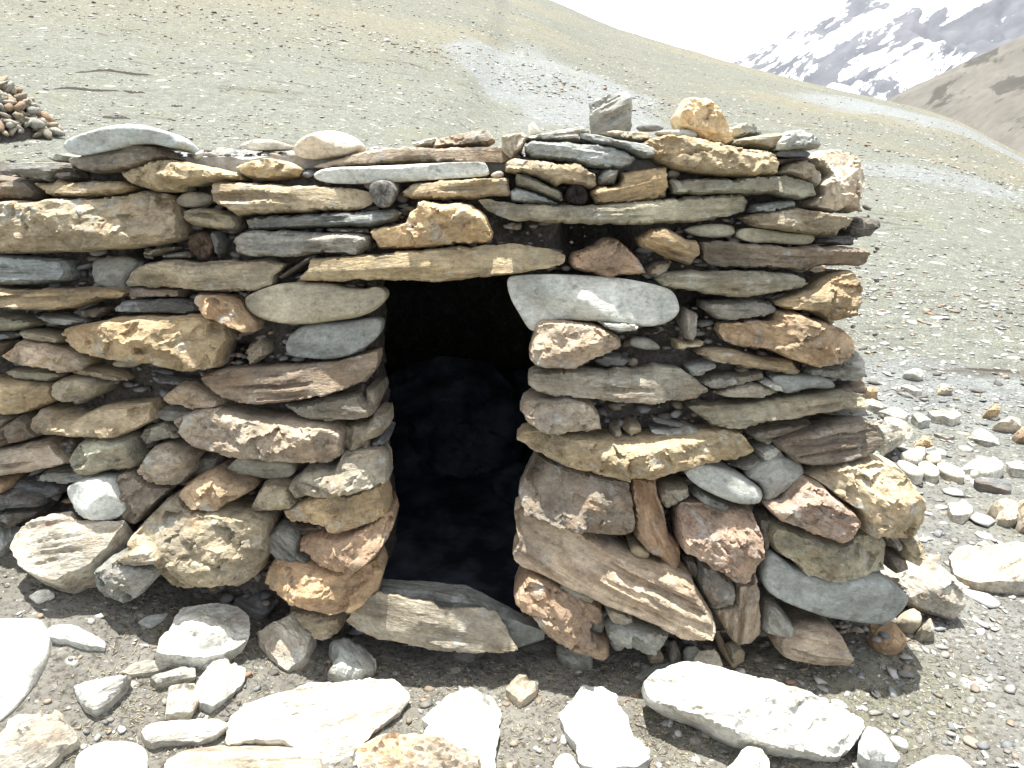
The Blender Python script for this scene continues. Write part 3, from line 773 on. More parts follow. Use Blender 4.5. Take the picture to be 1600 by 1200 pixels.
O block rust 0.07|5,120 40,50 100,-30 250,10 540,150 570,230 490,270 490,340 590,370 610,440 540,465 440,430 380,405 210,330 100,220 40,170
O round gtan 0.10|295,100 310,50 420,90 520,130 500,180 430,205 330,160
O block gtan 0.07|570,170 620,165 750,210 750,250 700,268 600,250
O round grey 0.06|485,300 520,240 620,230 630,270 580,300 570,360 500,350
O block grey 0.10|580,300 620,275 700,270 880,300 990,350 950,400 880,450 820,445 600,380
O round grey 0.06|600,390 720,415 690,470 640,470
L round grey 0.06|250,180 370,100 440,60 560,70 625,120 610,170 500,270 400,325 360,320 370,270 330,210
L block grey 0.0|140,100 330,40 335,90 310,140 200,120
L vein red 0.08|370,340 480,310 610,170 690,200 900,360 945,430 900,530 820,565 700,520 600,480 450,430
L block tan 0.05|620,160 700,120 870,60 1030,45 1130,60 1200,110 1300,260 1360,360 1350,460 1300,540 1220,555 1000,490 945,480 940,420 900,350 700,210
L block olive 0.05|395,540 420,460 700,520 830,565 930,510 1100,540 1150,610 1140,660 1130,720 1140,775 860,775 600,770 550,700 440,640
L round blue 0.07|360,790 400,640 500,700 580,770 900,770 1060,790 1180,840 1290,930 1250,1010 1150,1100 1000,1100 780,1050 560,980 420,920 370,860
L block gtan 0.0|1140,560 1220,570 1210,620 1160,610
L block tan 0.0|1220,580 1320,530 1350,600 1340,680 1290,710 1230,680
L block brown -0.02|1130,640 1230,660 1240,720 1150,760
L block grey 0.0|320,420 400,400 390,600 340,620
L slab grey 0.06|355,1130 380,950 450,970 550,1090 545,1150 400,1140
P slab pink 0.08|45,390 60,340 290,300 380,320 460,390 500,460 480,530 300,530 130,490 50,450
'''
DEPTH = {'quartz': 0.2, 'slab': 0.2, 'block': 0.2, 'round': 0.17, 'vein': 0.2}
for line in WALL.strip().split('\n'):
    hd, ps = line.split('|'); tile, style, colr_, w = hd.split(); w = float(w)
    px = pts(tile, ps)
    P0 = WP + WN*(w-0.015)
    uv = on_plane(px, P0, WN, RT, WV)
    sill = px[:, 1].mean() > 960 and 540 < px[:, 0].mean() < 760
    lean = 0.0 if w < 0.03 else random.uniform(0.05, 0.3) if w < 0.05 else random.uniform(0.12, 0.38)
    make_stone('stone', uv, P0, RT, WV, WN, style, colr_, hut, D=0.05 if sill else DEPTH[style]+max(0, w), lean=0.0 if sill else lean if style != 'round' else lean*0.4,
               T=0.02 if sill else None, chunk=0.5 if sill else 1.0)

# beam ends set in the wall
def beam(px, py, rad_px, w, L_, colr_):
    d = ray(px, py); P0 = WP+WN*w; t = ((P0-CAM)@WN)/(d@WN); P = CAM+d*t
    rad = rad_px/F*np.linalg.norm(P-CAM); nA, V, Fc = 28, [], []
    rings = [(0.0, 0.0), (0.35, 0.0), (0.7, 0.002), (0.92, 0.0), (1.0, -0.006), (1.02, -0.04), (1.0, -L_)]
    for k, (q_, z_) in enumerate(rings):
        for a in range(nA):
            th = 2*math.pi*a/nA; rr_ = rad*q_*(1+0.07*math.sin(3*th+px)+0.05*random.uniform(-1, 1)*(q_ > 0.8))
            V.append((rr_*math.cos(th), rr_*math.sin(th), z_+random.uniform(-0.004, 0.004)*(k < 5)))
    for k in range(len(rings)-1):
        for a in range(nA):
            b_ = (a+1) % nA; Fc.append((k*nA+a, (k+1)*nA+a, (k+1)*nA+b_, k*nA+b_))
    mw = Matrix(((1, 0, 0, P[0]), (0, 0, -1, P[1]), (0, 1, 0, P[2]), (0, 0, 0, 1)))
    o = link('beam_end', mesh_np('beam_end', V, Fc), wood, hut, mw); o.color = colr_+(1,)
beam(597, 303, 20, 0.05, 0.4, (0.30, 0.29, 0.26))
beam(314, 384, 19, 0.0, 0.4, (0.15, 0.105, 0.07))
beam(902, 304, 17, 0.01, 0.4, (0.06, 0.05, 0.045))

# lintel
px = pts('B', '275,1010 320,960 340,905 500,885 800,870 1000,840 1400,820 1600,807 1730,820 1900,860 1940,880 1920,930 1800,960 1600,990 1300,1025 1120,1045 1000,1030 700,1030 400,1035 280,1030')
P0 = WP+WN*0.03
make_stone('lintel', on_plane(px, P0, WN, RT, WV), P0, RT, WV, WN, 'slab', 'gold', hut, D=0.42, chunk=0.7)
# threshold slab lying in the doorway
P0 = np.array([0, 2.1, 0.20])
px = pts('Z', '588,904 680,909 760,919 852,942 852,950 790,948 700,940 588,928')
make_stone('threshold', on_plane(px, P0, np.array([0, 0, 1.0]), RT, np.array([0, 1.0, 0])), P0, RT, (0, 1, 0), (0, 0, 1), 'slab', 'blue', hut, T=0.008, D=0.15, chunk=0.15)

# mud core of the walls: subdivided boxes with a rough skin ------------------------------------
def rough_box(name, corners, mat, parent, step=0.02, amp=0.03, seed=0, pits=(), **props):
    """corners: 8 points, bottom four (front-left, front-right, back-right, back-left) then top four."""
    c = np.array(corners, float)
    quads = [(0, 1, 5, 4), (1, 2, 6, 5), (2, 3, 7, 6), (3, 0, 4, 7), (4, 5, 6, 7), (3, 2, 1, 0)]
    Vs, Fs, base = [], [], 0
    for a, b_, c_, d_ in quads:
        nu = max(2, int(np.linalg.norm(c[b_]-c[a])/step)); nv = max(2, int(np.linalg.norm(c[d_]-c[a])/step))
        u, v = np.meshgrid(np.linspace(0, 1, nu), np.linspace(0, 1, nv))
        u = u.ravel()[:, None]; v = v.ravel()[:, None]
        Vs.append(c[a]*(1-u)*(1-v)+c[b_]*u*(1-v)+c[c_]*u*v+c[d_]*(1-u)*v)
        i, j = np.meshgrid(np.arange(nu-1), np.arange(nv-1)); q_ = (j*nu+i).ravel()+base
        Fs.append(np.stack([q_, q_+1, q_+nu+1, q_+nu], 1)); base += nu*nv
    V = np.vstack(Vs)
    s = 0.07
    for ax in range(3):
        V[:, ax] += amp*fbm(V[:, 0]/s+ax*31, V[:, 1]/s, V[:, 2]/s, oct=4, seed=seed+ax*7, rough=0.6)
    V[:, 1] += 0.02*np.abs(fbm(V[:, 0]/0.2, V[:, 1]/0.2, V[:, 2]/0.12, seed=seed+40))
    for (pp, rad, dep) in pits:
        dd = np.linalg.norm((V-pp)*np.array([1, 0.5, 1.4]), axis=1)
        V[:, 1] += dep*ss((rad-dd)/(0.5*rad))
    return link(name, mesh_np(name, V, np.vstack(Fs)), mat, parent, **props)

def wp(px, py, w):
    d = ray(px, py); P0 = WP+WN*w; t = ((P0-CAM)@WN)/(d@WN); return CAM+d*t
def yw(z, w): return (2.20-0.20*(1.45-z)/1.45) - w/math.cos(BETA)
CW = -0.075
pits = [(wp(935, 375, CW), 0.13, 0.24), (wp(1090, 478, CW), 0.09, 0.12), (wp(225, 398, CW), 0.06, 0.12), (wp(800, 355, CW), 0.05, 0.06), (wp(380, 560, CW), 0.06, 0.1),
        (wp(250, 840, CW), 0.08, 0.1), (wp(80, 775, CW), 0.08, 0.14), (wp(1190, 860, CW), 0.09, 0.14), (wp(410, 750, CW), 0.05, 0.08), (wp(1255, 480, CW), 0.05, 0.08), (wp(1075, 850, CW), 0.06, 0.1)]
xl, xr = wp(572, 700, CW)[0], wp(856, 700, CW)[0]
ztop = 1.40
def core(x0, x1, xb1, z0, z1, back, seed):
    return [(x0, yw(z0, CW), z0), (xb1, yw(z0, CW), z0), (xb1, back, z0), (x0, back, z0), (x0, yw(z1, CW), z1), (x1, yw(z1, CW), z1), (x1, back, z1), (x0, back, z1)]
zl = wp(700, 425, CW)[2]
BACK = 2.62
rough_box('mud_core', core(-2.3, xl, xl, -0.1, zl, BACK, 1), mud, hut, seed=50, pits=pits)
rough_box('mud_core', core(xr, wp(1300, 300, 0)[0], wp(1400, 850, 0)[0], -0.1, zl, BACK, 2), mud, hut, seed=60, pits=pits)
rough_box('mud_core', core(-2.3, wp(1270, 300, 0)[0], wp(1290, 420, 0)[0], zl, 1.385, BACK, 3), mud, hut, seed=70, pits=pits)
XR = wp(1290, 300, 0)[0]
# room behind: side, back walls and roof
def bx(x0, x1, y0, y1, z0, z1): return [(x0, y0, z0), (x1, y0, z0), (x1, y1, z0), (x0, y1, z0), (x0, y0, z1), (x1, y0, z1), (x1, y1, z1), (x0, y1, z1)]
rough_box('mud_core', bx(0.70, XR+0.06, BACK-0.05, 4.75, -0.1, 1.30), mud, hut, step=0.035, seed=80)
rough_box('mud_core', bx(-1.25, -0.80, BACK-0.05, 4.75, -0.1, 1.30), mud, hut, step=0.035, seed=85)
rough_box('mud_core', bx(-1.25, XR+0.06, 4.5, 4.85, -0.1, 1.30), mud, hut, step=0.035, seed=90)
roof_m, n, l, b = new_mat('roof earth')
tcn = n.new('ShaderNodeTexCoord'); t1 = N(n, 'ShaderNodeTexNoise', Scale=25, Detail=9, Roughness=0.7); l.new(tcn.outputs['Object'], t1.inputs['Vector'])
l.new(mixc(n, l, ramp(n, l, t1.outputs['Fac'], [(0.4, 0.0), (0.6, 1.0)]), (0.2, 0.19, 0.17), (0.34, 0.34, 0.32)), b.inputs['Base Color']); b.inputs['Roughness'].default_value = 0.95
rough_box('roof', [(-1.2, 2.27, 1.33), (XR+0.02, 2.27, 1.33), (XR+0.02, 4.82, 1.24), (-1.2, 4.82, 1.24), (-1.2, 2.27, 1.425), (XR+0.02, 2.27, 1.425), (XR+0.02, 4.82, 1.33), (-1.2, 4.82, 1.33)], roof_m, hut, step=0.03, amp=0.016, seed=95)

# the rest of the walls that the photograph only hints at: side, back and the left end
def course_wall(P0, U, Vv, Nn, u0, u1, z0, z1, seed, hmin=0.09, hmax=0.15, lmin=0.2, lmax=0.42):
    rr = random.Random(seed); v = z0
    while v < z1-0.03:
        h = min(rr.uniform(hmin, hmax), z1-v); u = u0+rr.uniform(-0.1, 0)
        while u < u1-0.05:
            L_ = min(rr.uniform(lmin, lmax), u1-u+0.05)
            nP = 10; P = []
            for k in range(nP):
                th = 2*math.pi*k/nP+rr.uniform(-0.15, 0.15)
                cx, cy = math.cos(th), math.sin(th)
                q_ = rr.uniform(0.86, 1.0)
                P.append((u+L_/2+q_*L_*0.49*math.copysign(abs(cx)**0.55, cx), v+h/2+q_*h*0.46*math.copysign(abs(cy)**0.6, cy)))
            make_stone('stone', np.array(P), np.array(P0)+np.asarray(Nn)*rr.uniform(-0.01, 0.03), U, Vv, Nn, rr.choice(['slab', 'slab', 'block']), rr.choice(['tan', 'ochre', 'gtan', 'grey', 'olive', 'pink', 'brown', 'blue']), hut, D=0.12, spacing=0.013)
            u += L_+rr.uniform(0.005, 0.02)
        v += h+0.008
g2 = math.atan(0.12/1.4)
course_wall((XR+0.17, 2.3, 0.0), (0, 1, 0), (-math.sin(g2), 0, math.cos(g2)), (math.cos(g2), 0, math.sin(g2)), 0.12, 2.5, 0.0, 1.32, 5, lmin=0.26, lmax=0.5, hmin=0.11, hmax=0.18)
course_wall(tuple(WP+WN*0.01-WV*1.45), RT, WV, WN, -2.35, -1.62, 0.2, 1.3, 8, lmin=0.3, lmax=0.5, hmin=0.1, hmax=0.16)

room_shade_m, n, l, b = new_mat('room shade stone and floor')  # near-black colour paints the room's shade onto its stones and floor
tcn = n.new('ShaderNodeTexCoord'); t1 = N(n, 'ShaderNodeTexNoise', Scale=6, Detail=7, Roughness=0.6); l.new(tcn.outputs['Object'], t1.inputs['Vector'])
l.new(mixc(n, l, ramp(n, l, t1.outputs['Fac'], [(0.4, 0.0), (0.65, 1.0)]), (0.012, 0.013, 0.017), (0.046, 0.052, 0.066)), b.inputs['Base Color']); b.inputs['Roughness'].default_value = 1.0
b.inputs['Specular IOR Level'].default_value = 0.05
rough_box('floor', bx(-0.82, 0.72, 2.2, 4.55, -0.2, 0.10), room_shade_m, hut, step=0.035, seed=99)
# rubble standing inside against the back wall
for k, (x_, y_, z_, sx, sz, c_, st) in enumerate([(-0.30, 2.30, 0.27, 0.42, 0.32, 'room_shade', 'block'), (0.16, 2.42, 0.22, 0.36, 0.30, 'room_shade', 'block'), (0.02, 1.93, 0.17, 0.11, 0.10, 'brown', 'round')]):
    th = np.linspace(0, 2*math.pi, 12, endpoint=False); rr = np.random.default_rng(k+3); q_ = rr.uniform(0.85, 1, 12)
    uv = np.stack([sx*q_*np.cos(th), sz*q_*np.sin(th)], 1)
    make_stone('stone', uv, np.array([x_, y_+0.9, z_]), RT, (0, 0.4, 0.917), (0, -0.917, 0.4), st, c_ if c_ == 'room_shade' else 'dark', mat=room_shade_m, parent=hut, D=0.25, spacing=0.015, chunk=0.5)

# ------------------------------------------------------------------ loose stones lying on top of the wall
def loose_on_wall(tile, style, colr_, w, ps, label, cat='stone', D=0.14, group='loose stones on the wall top', name='loose_stone', T=None, mat=None):
    P0 = WP+WN*w
    o = make_stone(name, on_plane(pts(tile, ps), P0, WN, RT, WV), P0, RT, WV, WN, style, colr_, None, D=D, T=T, jitter=0.03, mat=mat)
    o['label'] = label; o['category'] = cat; o['group'] = group
loose_on_wall('A', 'round', 'lblue', 0.05, '390,190 420,150 520,110 680,65 830,50 960,75 1060,110 1115,160 1105,195 1060,205 940,170 830,185 640,225 490,255 420,230', 'long smooth blue grey stone capping the left end of the wall top', D=0.25)
loose_on_wall('B', 'round', 'cream', -0.04, '230,200 280,140 370,105 480,92 590,120 660,170 670,210 600,250 450,265 380,280 250,260', 'rounded white boulder with tan stains on the wall top above the log end', D=0.14)
loose_on_wall('B', 'round', 'cream', -0.15, '-110,185 0,145 120,155 210,185 230,200 130,215 -100,215', 'low cream stone lying on the roof just left of the white boulder', D=0.1)
loose_on_wall('B', 'block', 'pink', -0.10, '1110,190 1130,150 1400,90 1450,95 1500,160 1430,200 1110,202', 'reddish wedge shaped stone lying on the wall top over the lintel', D=0.12)
loose_on_wall('B', 'block', 'lgrey', -0.13, '980,180 1060,150 1150,135 1115,195 1000,200', 'small pale flake touching the left tip of the reddish wedge stone', D=0.08)
loose_on_wall('C', 'slab', 'grey', -0.14, '480,130 520,100 650,60 720,50 745,90 750,260 740,310 600,320 500,325 480,250', 'dark grey slab standing upright on the wall top', D=0.06, T=0.012, mat=MAT['round'])
loose_on_wall('C', 'quartz', 'oboulder', -0.10, '1010,240 1015,190 1060,130 1070,90 1200,95 1270,150 1320,240 1390,365 1330,390 1200,370 1100,310 1040,290', 'orange and white boulder standing on the wall top right of the upright slab', D=0.14)
loose_on_wall('C', 'round', 'white', -0.05, '95,270 130,240 160,270 185,315 110,325', 'small white pointed pebble on the wall top left of the upright slab', D=0.05)
loose_on_wall('C', 'round', 'lgrey', -0.06, '870,305 1000,290 1150,290 1165,338 1090,335 1000,325', 'flat pale stone between the upright slab and the orange boulder', D=0.08)
loose_on_wall('C', 'round', 'slate', -0.12, '780,262 870,255 945,268 950,290 870,296 790,290', 'thin dark stone on the gravel right behind the upright slab foot', D=0.06)
loose_on_wall('D', 'block', 'lgrey', -0.12, '170,80 230,50 290,60 370,115 300,135 190,140', 'pale grey stone on the roof behind the right end of the orange slab', D=0.1)
loose_on_wall('D', 'block', 'lblue', 0.02, '470,175 520,100 590,90 650,120 730,170 715,212 640,204 540,212 470,215', 'peaked blue grey stone balanced on thin flat stones at the right corner', D=0.14)

# ------------------------------------------------------------------ stones on the ground
def ground_stone(tile, style, colr_, ps, label, th=0.03, tilt=0, D=None, group='stones scattered before the hut', cat='stone', T=None, chunk=0.6, name='ground_stone', lift=None):
    px = pts(tile, ps)
    c = px.mean(0)
    # the plane passes over the ground at the outline's lower middle
    low = np.array([c[0], px[:, 1].max()-2])
    if tilt >= 10: th = min(th, 0.02) if lift is None else lift
    Pc = hit_ground(c[0], c[1], th) if tilt < 10 else hit_ground(low[0], low[1], th)
    tl = R(tilt)
    Nn = np.array([0, -math.sin(tl), math.cos(tl)]); Vv = np.array([0, math.cos(tl), math.sin(tl)])
    if tilt < 10:
        e = 0.25
        gx = float(ground_h(Pc[0]+e, Pc[1])-ground_h(Pc[0]-e, Pc[1]))/(2*e); gy = float(ground_h(Pc[0], Pc[1]+e)-ground_h(Pc[0], Pc[1]-e))/(2*e)
        gx += random.uniform(-0.03, 0.03); gy += random.uniform(-0.05, 0.01)
        Nn = np.array([-gx, -gy, 1]); Nn /= np.linalg.norm(Nn)
        Uu = np.array([1, 0, gx]); Uu -= Nn*(Uu@Nn); Uu /= np.linalg.norm(Uu); Vv = np.cross(Nn, Uu)
    else:
        Uu = RT
    uv = on_plane(px, Pc, Nn, Uu, Vv)
    if D is None: D = th+0.05 if tilt < 10 else 0.16
    o = make_stone(name, uv, Pc, Uu, Vv, Nn, style, colr_, None, D=D, T=T, chunk=chunk, jitter=0.05, spacing=0.007)
    o['label'] = label; o['category'] = cat
    if group: o['group'] = group
    return o

GB = 'boulders in front of the hut'
ground_stone('M', 'round', 'white', '-200,300 -80,270 100,263 230,265 285,310 300,400 260,540 180,700 60,850 -80,960 -200,1000', 'big smooth whitish boulder cut by the left edge of the photo', th=0.05, tilt=25, D=0.2, T=0.06, group=GB, cat='boulder', name='boulder')
ground_stone('M', 'slab', 'white', '295,330 330,300 450,300 560,350 660,400 660,440 560,440 420,400 300,375', 'thin pale stone beside the right tip of the big left boulder', th=0.03, T=0.012)
ground_stone('M', 'block', 'cream', '-180,1080 60,1000 80,920 180,770 240,770 380,850 460,960 485,1020 380,1100 300,1190 -180,1350', 'cream boulder with a brown hollow in the bottom left corner', th=0.04, tilt=20, D=0.2, T=0.05, group=GB, cat='boulder', name='boulder')
ground_stone('M', 'slab', 'white', '460,690 540,660 720,630 820,630 790,690 680,800 590,835 520,800 480,740', 'white wedge of rock pointing right, alone left of the small stone cluster', th=0.03, T=0.02)
ground_stone('M', 'slab', 'lgrey', '755,600 820,550 900,525 1060,530 1050,560 980,595 820,615', 'flat pale sliver just below the large white block', th=0.025, T=0.008)
ground_stone('M', 'slab', 'lgrey', '940,630 1060,590 1130,570 1220,570 1225,630 1080,655 980,670', 'narrow grey stone touching the top of the small square cream stone', th=0.025, T=0.012)
ground_stone('M', 'block', 'white', '985,460 1000,370 1060,320 1130,180 1360,150 1500,180 1570,240 1560,380 1420,460 1300,490 1100,480', 'large white angular block in front of the left wall', th=0.07, T=0.015, D=0.12, chunk=0.4)
ground_stone('M', 'slab', 'white', '1235,520 1340,480 1420,510 1440,550 1540,570 1530,640 1420,740 1330,810 1250,780 1230,640 1300,570', 'white lobed flat stone directly under the large white block', th=0.03, T=0.012)
ground_stone('M', 'block', 'cream', '1035,840 1060,670 1230,650 1250,760 1200,850 1120,850', 'small square cream stone with a dark chipped foot', th=0.04, T=0.015)
ground_stone('M', 'slab', 'white', '880,980 910,930 1100,895 1350,890 1430,925 1350,990 1230,1030 920,1035', 'long flat white stone left of the biggest white slab', th=0.03, T=0.01)
ground_stone('M', 'round', 'lblue', '465,1200 480,1110 600,1040 760,1025 880,1050 930,1120 920,1250 700,1300 465,1280', 'rounded bluish white stone at the bottom edge between cream boulder and pink slab', th=0.05, T=0.03)
ground_stone('M', 'slab', 'cream', '1030,1150 1200,1050 1400,1000 1600,990 1800,990 1880,1050 2000,1110 2010,1200 1950,1330 1030,1330', 'flat pinkish grey slab at the bottom edge overlapped by the white slab', th=0.05, T=0.01, chunk=0.25)
ground_stone('N', 'slab', 'white', '-180,890 -100,800 0,760 230,710 330,660 500,670 700,640 880,655 970,750 900,850 760,930 690,990 600,1060 390,1120 280,1060 180,1000 0,985 -180,1000', 'biggest flat white slab before the doorway', th=0.045, T=0.01, chunk=0.25, D=0.07)
ground_stone('N', 'slab', 'white', '1035,890 1200,740 1330,700 1530,690 1535,800 1510,1000 1490,1180 1480,1290 1400,1290 1400,1150 1250,1070 1040,1000 1080,930', 'upright pointing white slab with a straight dark right edge', th=0.05, T=0.01, chunk=0.25, D=0.07)
ground_stone('N', 'quartz', 'pink', '620,1100 640,1050 760,990 850,970 1000,980 1200,1070 1400,1150 1410,1190 1400,1300 700,1300 630,1180', 'orange mottled rock at the bottom edge between two white slabs', th=0.05, T=0.05, tilt=15, chunk=1.5)
ground_stone('N', 'block', 'cream', '0,350 100,330 250,250 320,270 370,330 330,420 310,490 200,590 150,560 80,500 10,430', 'chunky cream stone half in the wall shadow left of the door', th=0.05, T=0.04, tilt=20)
ground_stone('N', 'slab', 'lblue', '450,600 500,540 450,420 560,415 650,470 750,540 740,610 640,650 560,640', 'pale blue stone at the shadow edge left of the doorstep', th=0.04, T=0.03)
ground_stone('O', 'block', 'pink', '-40,690 0,640 60,625 165,660 160,710 50,780 0,740', 'small pinkish brown stone alone below the doorstep', th=0.03, T=0.025)
ground_stone('O', 'block', 'white', '300,870 330,800 400,740 440,670 570,670 600,700 650,720 660,780 730,860 760,990 860,1060 860,1120 780,1170 680,1170 600,1195 420,1150 400,1030 330,950', 'ragged white stone in front of the right wall', th=0.05, T=0.015, chunk=0.5)
ground_stone('O', 'round', 'white', '255,1180 300,1110 370,1110 400,1170 430,1200 420,1290 260,1290', 'small white stone at the bottom edge below the ragged white stone', th=0.04, T=0.02)
ground_stone('O', 'block', 'white', '820,650 900,590 1050,530 1180,530 1380,590 1600,665 1900,770 2190,890 2200,960 2110,1080 2030,1170 1880,1150 1600,1100 1420,1060 1270,980 1130,890 950,830 850,740', 'huge long white boulder lying before the right corner', th=0.06, tilt=38, D=0.2, T=0.07, chunk=0.45, group=GB, cat='boulder', name='boulder')
ground_stone('P', 'slab', 'white', '580,960 700,970 830,1120 800,1160 620,1150 560,1100', 'smooth white stone tucked against the right end of the huge boulder', th=0.05, T=0.02)
ground_stone('P', 'round', 'white', '755,1000 830,1000 885,1050 860,1075 790,1040', 'little white stone right of the huge boulder end', th=0.025, T=0.012)
ground_stone('P', 'slab', 'white', '860,1200 1020,1120 1180,1130 1270,1190 1290,1300 860,1300', 'flat white stone at the bottom edge in the right foreground', th=0.04, T=0.01)
ground_stone('P', 'round', 'white', '380,770 440,765 510,815 460,822', 'thin white pebble above the right end of the huge boulder', th=0.02, T=0.008)
ground_stone('O', 'block', 'white', '1340,1200 1500,1070 1600,1130 1640,1300 1340,1300', 'pointed bluish white stone at the bottom edge under the huge boulder', th=0.05, T=0.03)
ground_stone('O', 'slab', 'blue', '770,610 900,550 1010,535 950,575 800,618', 'flat blue slate flush with the soil behind the huge boulder tip', th=0.01, T=0.004)
ground_stone('O', 'block', 'cream', '1130,520 1230,475 1320,550 1290,570 1180,540', 'cream stone at the foot of the forked dry stick', th=0.04, T=0.03)
ground_stone('O', 'block', 'lgrey', '1070,460 1200,470 1180,520 1090,510', 'grey stone wedged between wall foot and cream stone', th=0.03, T=0.02)
ground_stone('O', 'block', 'tan', '1300,420 1400,420 1460,480 1390,530 1340,480', 'tan stone in shade right of the dry stick', th=0.03, T=0.02)
ground_stone('O', 'slab', 'grey', '275,430 300,430 420,480 510,490 505,550 380,550 290,490', 'grey slab in the shadow under the tilted brown rock', th=0.03, T=0.02)
ground_stone('O', 'slab', 'lblue', '-75,255 60,230 130,260 190,355 90,415 0,410', 'bluish stone at the right end of the doorstep', th=0.02, T=0.03, tilt=55)
ground_stone('O', 'block', 'tan', '840,460 930,470 950,510 870,520', 'small tan stone in shade under the grey block', th=0.02, T=0.015)
ground_stone('O', 'block', 'grey', '960,430 1000,400 1060,490 1000,520', 'small grey stone leaning left of the cream stone', th=0.02, T=0.02)
ground_stone('P', 'block', 'orange', '600,320 700,310 780,320 860,400 860,440 810,480 720,470 650,410', 'oval tan orange stone in the shade of the corner', th=0.05, T=0.05, tilt=20)
ground_stone('P', 'round', 'gtan', '790,300 820,240 900,200 960,270 940,350 900,360', 'greyish tan stone under the shaded edge of the corner boulder', th=0.05, T=0.05, tilt=30)
ground_stone('P', 'block', 'gtan', '920,360 1000,270 1040,350 1040,390 950,395', 'brown stone at the right end of the shaded pebbles', th=0.04, T=0.04, tilt=20)
ground_stone('P', 'round', 'gtan', '190,285 210,250 295,300 260,338', 'small grey stone on top of the banded slab near the corner', th=0.12, T=0.02)
ground_stone('L', 'block', 'cream', '1150,800 1300,700 1360,660 1480,740 1560,830 1600,930 1590,1020 1560,1070 1400,1040 1290,990 1250,960 1200,900', 'cream boulder leaning at the right corner, half sunlit', th=0.03, tilt=62, D=0.24, T=0.07, group='stones at the right corner', cat='boulder', name='boulder')
ground_stone('I', 'slab', 'cream', '50,690 130,580 240,520 330,490 450,480 480,530 640,540 780,530 760,570 640,700 500,800 330,885 240,880 110,810 90,760', 'tilted cream slab under the white rock at the left wall foot', lift=0.13, tilt=34, D=0.22, T=0.02, chunk=1.0)
loose_on_wall('I', 'round', 'white', 0.10, '420,320 470,300 580,275 680,290 720,350 760,400 775,480 720,530 600,530 500,500 450,430 420,370', 'egg white smooth rock wedged at the foot of the left wall', D=0.16, group='stones at the left wall foot')
loose_on_wall('I', 'block', 'blue', 0.15, '590,910 610,830 740,730 860,780 1000,820 1000,870 900,970 820,1040 760,1045 650,990', 'blue grey stone under a small tan flat stone left of the big boulder', D=0.14, T=0.05, group='stones at the left wall foot')
loose_on_wall('I', 'slab', 'tan', 0.19, '715,790 790,730 880,700 950,710 1010,760 1000,800 800,815', 'small flat tan stone lying on the blue grey stone', D=0.08, T=0.02, group='stones at the left wall foot')
ground_stone('I', 'slab', 'white', '-160,530 60,545 130,565 60,660 0,720 -160,800', 'pale slab cut by the left edge beside the tilted cream slab', th=0.06, tilt=15, T=0.01, D=0.08)
ground_stone('J', 'round', 'slate', '250,1015 400,975 520,970 550,1030 480,1110 420,1110 300,1050', 'shaded blue grey stone between white block and left jamb', th=0.03, T=0.02)
ground_stone('M', 'slab', 'white', '180,125 230,95 330,95 340,120 230,160', 'small pale chip on dark soil above the big left boulder', th=0.015, T=0.006)
ground_stone('M', 'slab', 'lblue', '860,290 930,245 1050,232 1030,270 940,325', 'small bluish sliver left of the large white block', th=0.015, T=0.006)
GR = 'stones on the gravel right of the hut'
ground_stone('S', 'slab', 'cream', '830,800 960,745 1200,760 1500,722 1750,722 1750,1130 1380,1120 1120,1070 1000,1030 880,950', 'large flat orange tinted slab cut by the right edge', th=0.05, T=0.01, group=GR, chunk=0.5)
ground_stone('S', 'block', 'cream', '1270,300 1450,270 1540,300 1530,520 1420,530 1330,470 1350,400', 'left block of the pair of cream blocks at the right edge', th=0.05, T=0.04, tilt=25, group=GR)
ground_stone('S', 'block', 'cream', '1545,290 1700,270 1700,600 1570,590 1540,460', 'right block of the pair of cream blocks at the right edge', th=0.05, T=0.04, tilt=25, group=GR)
ground_stone('S', 'block', 'white', '805,310 890,285 1060,330 1070,380 965,435 850,400', 'white stone alone on open gravel above the orange tinted slab', th=0.04, T=0.02, group=GR)
ground_stone('S', 'slab', 'white', '1110,725 1190,695 1260,745 1180,755', 'thin white chip above the orange tinted slab', th=0.015, T=0.006, group=GR)
ground_stone('S', 'slab', 'slate', '1080,60 1180,25 1440,60 1480,130 1300,125 1110,100', 'dark blue slate lying on pale gravel', th=0.04, T=0.008, group=GR)
ground_stone('S', 'slab', 'white', '870,1140 960,1125 1110,1150 1020,1190 890,1195', 'flat white chip near the cream corner boulder', th=0.015, T=0.006, group=GR)
ground_stone('Q', 'block', 'lgrey', '380,520 450,480 560,500 660,570 680,610 620,680 530,740 420,820 400,700 350,560', 'grey and ochre rock propped against the right corner of the wall', th=0.05, T=0.06, tilt=60, group='stones at the right corner', cat='rock', name='rock')
ground_stone('Q', 'block', 'orange', '690,730 760,640 800,650 835,745 740,748', 'small peaked orange stone right of the propped grey rock', th=0.04, T=0.03, tilt=40, group=GR)
ground_stone('Q', 'slab', 'white', '575,760 780,750 770,810 700,855 610,830', 'white block behind the row of flat grey stones', th=0.06, T=0.015, group=GR)
ground_stone('Q', 'slab', 'lblue', '770,755 950,755 955,800 860,800 790,790', 'bluish flat stone touching the white block', th=0.04, T=0.01, group=GR)
ground_stone('Q', 'round', 'lgrey', '530,850 600,845 720,900 780,950 720,970 600,930', 'leftmost of the three long grey stones in a row', th=0.05, T=0.02, group=GR)
ground_stone('Q', 'round', 'lgrey', '700,870 790,845 860,890 910,960 850,975 760,950', 'middle of the three long grey stones in a row', th=0.04, T=0.02, group=GR)
ground_stone('Q', 'round', 'lgrey', '860,870 960,865 1100,930 1115,985 1040,980 920,940', 'rightmost of the three long grey stones in a row', th=0.04, T=0.02, group=GR)
ground_stone('Q', 'round', 'tan', '780,800 900,795 920,850 850,865 790,840', 'rounded tan stone behind the middle grey stone', th=0.04, T=0.02, group=GR)
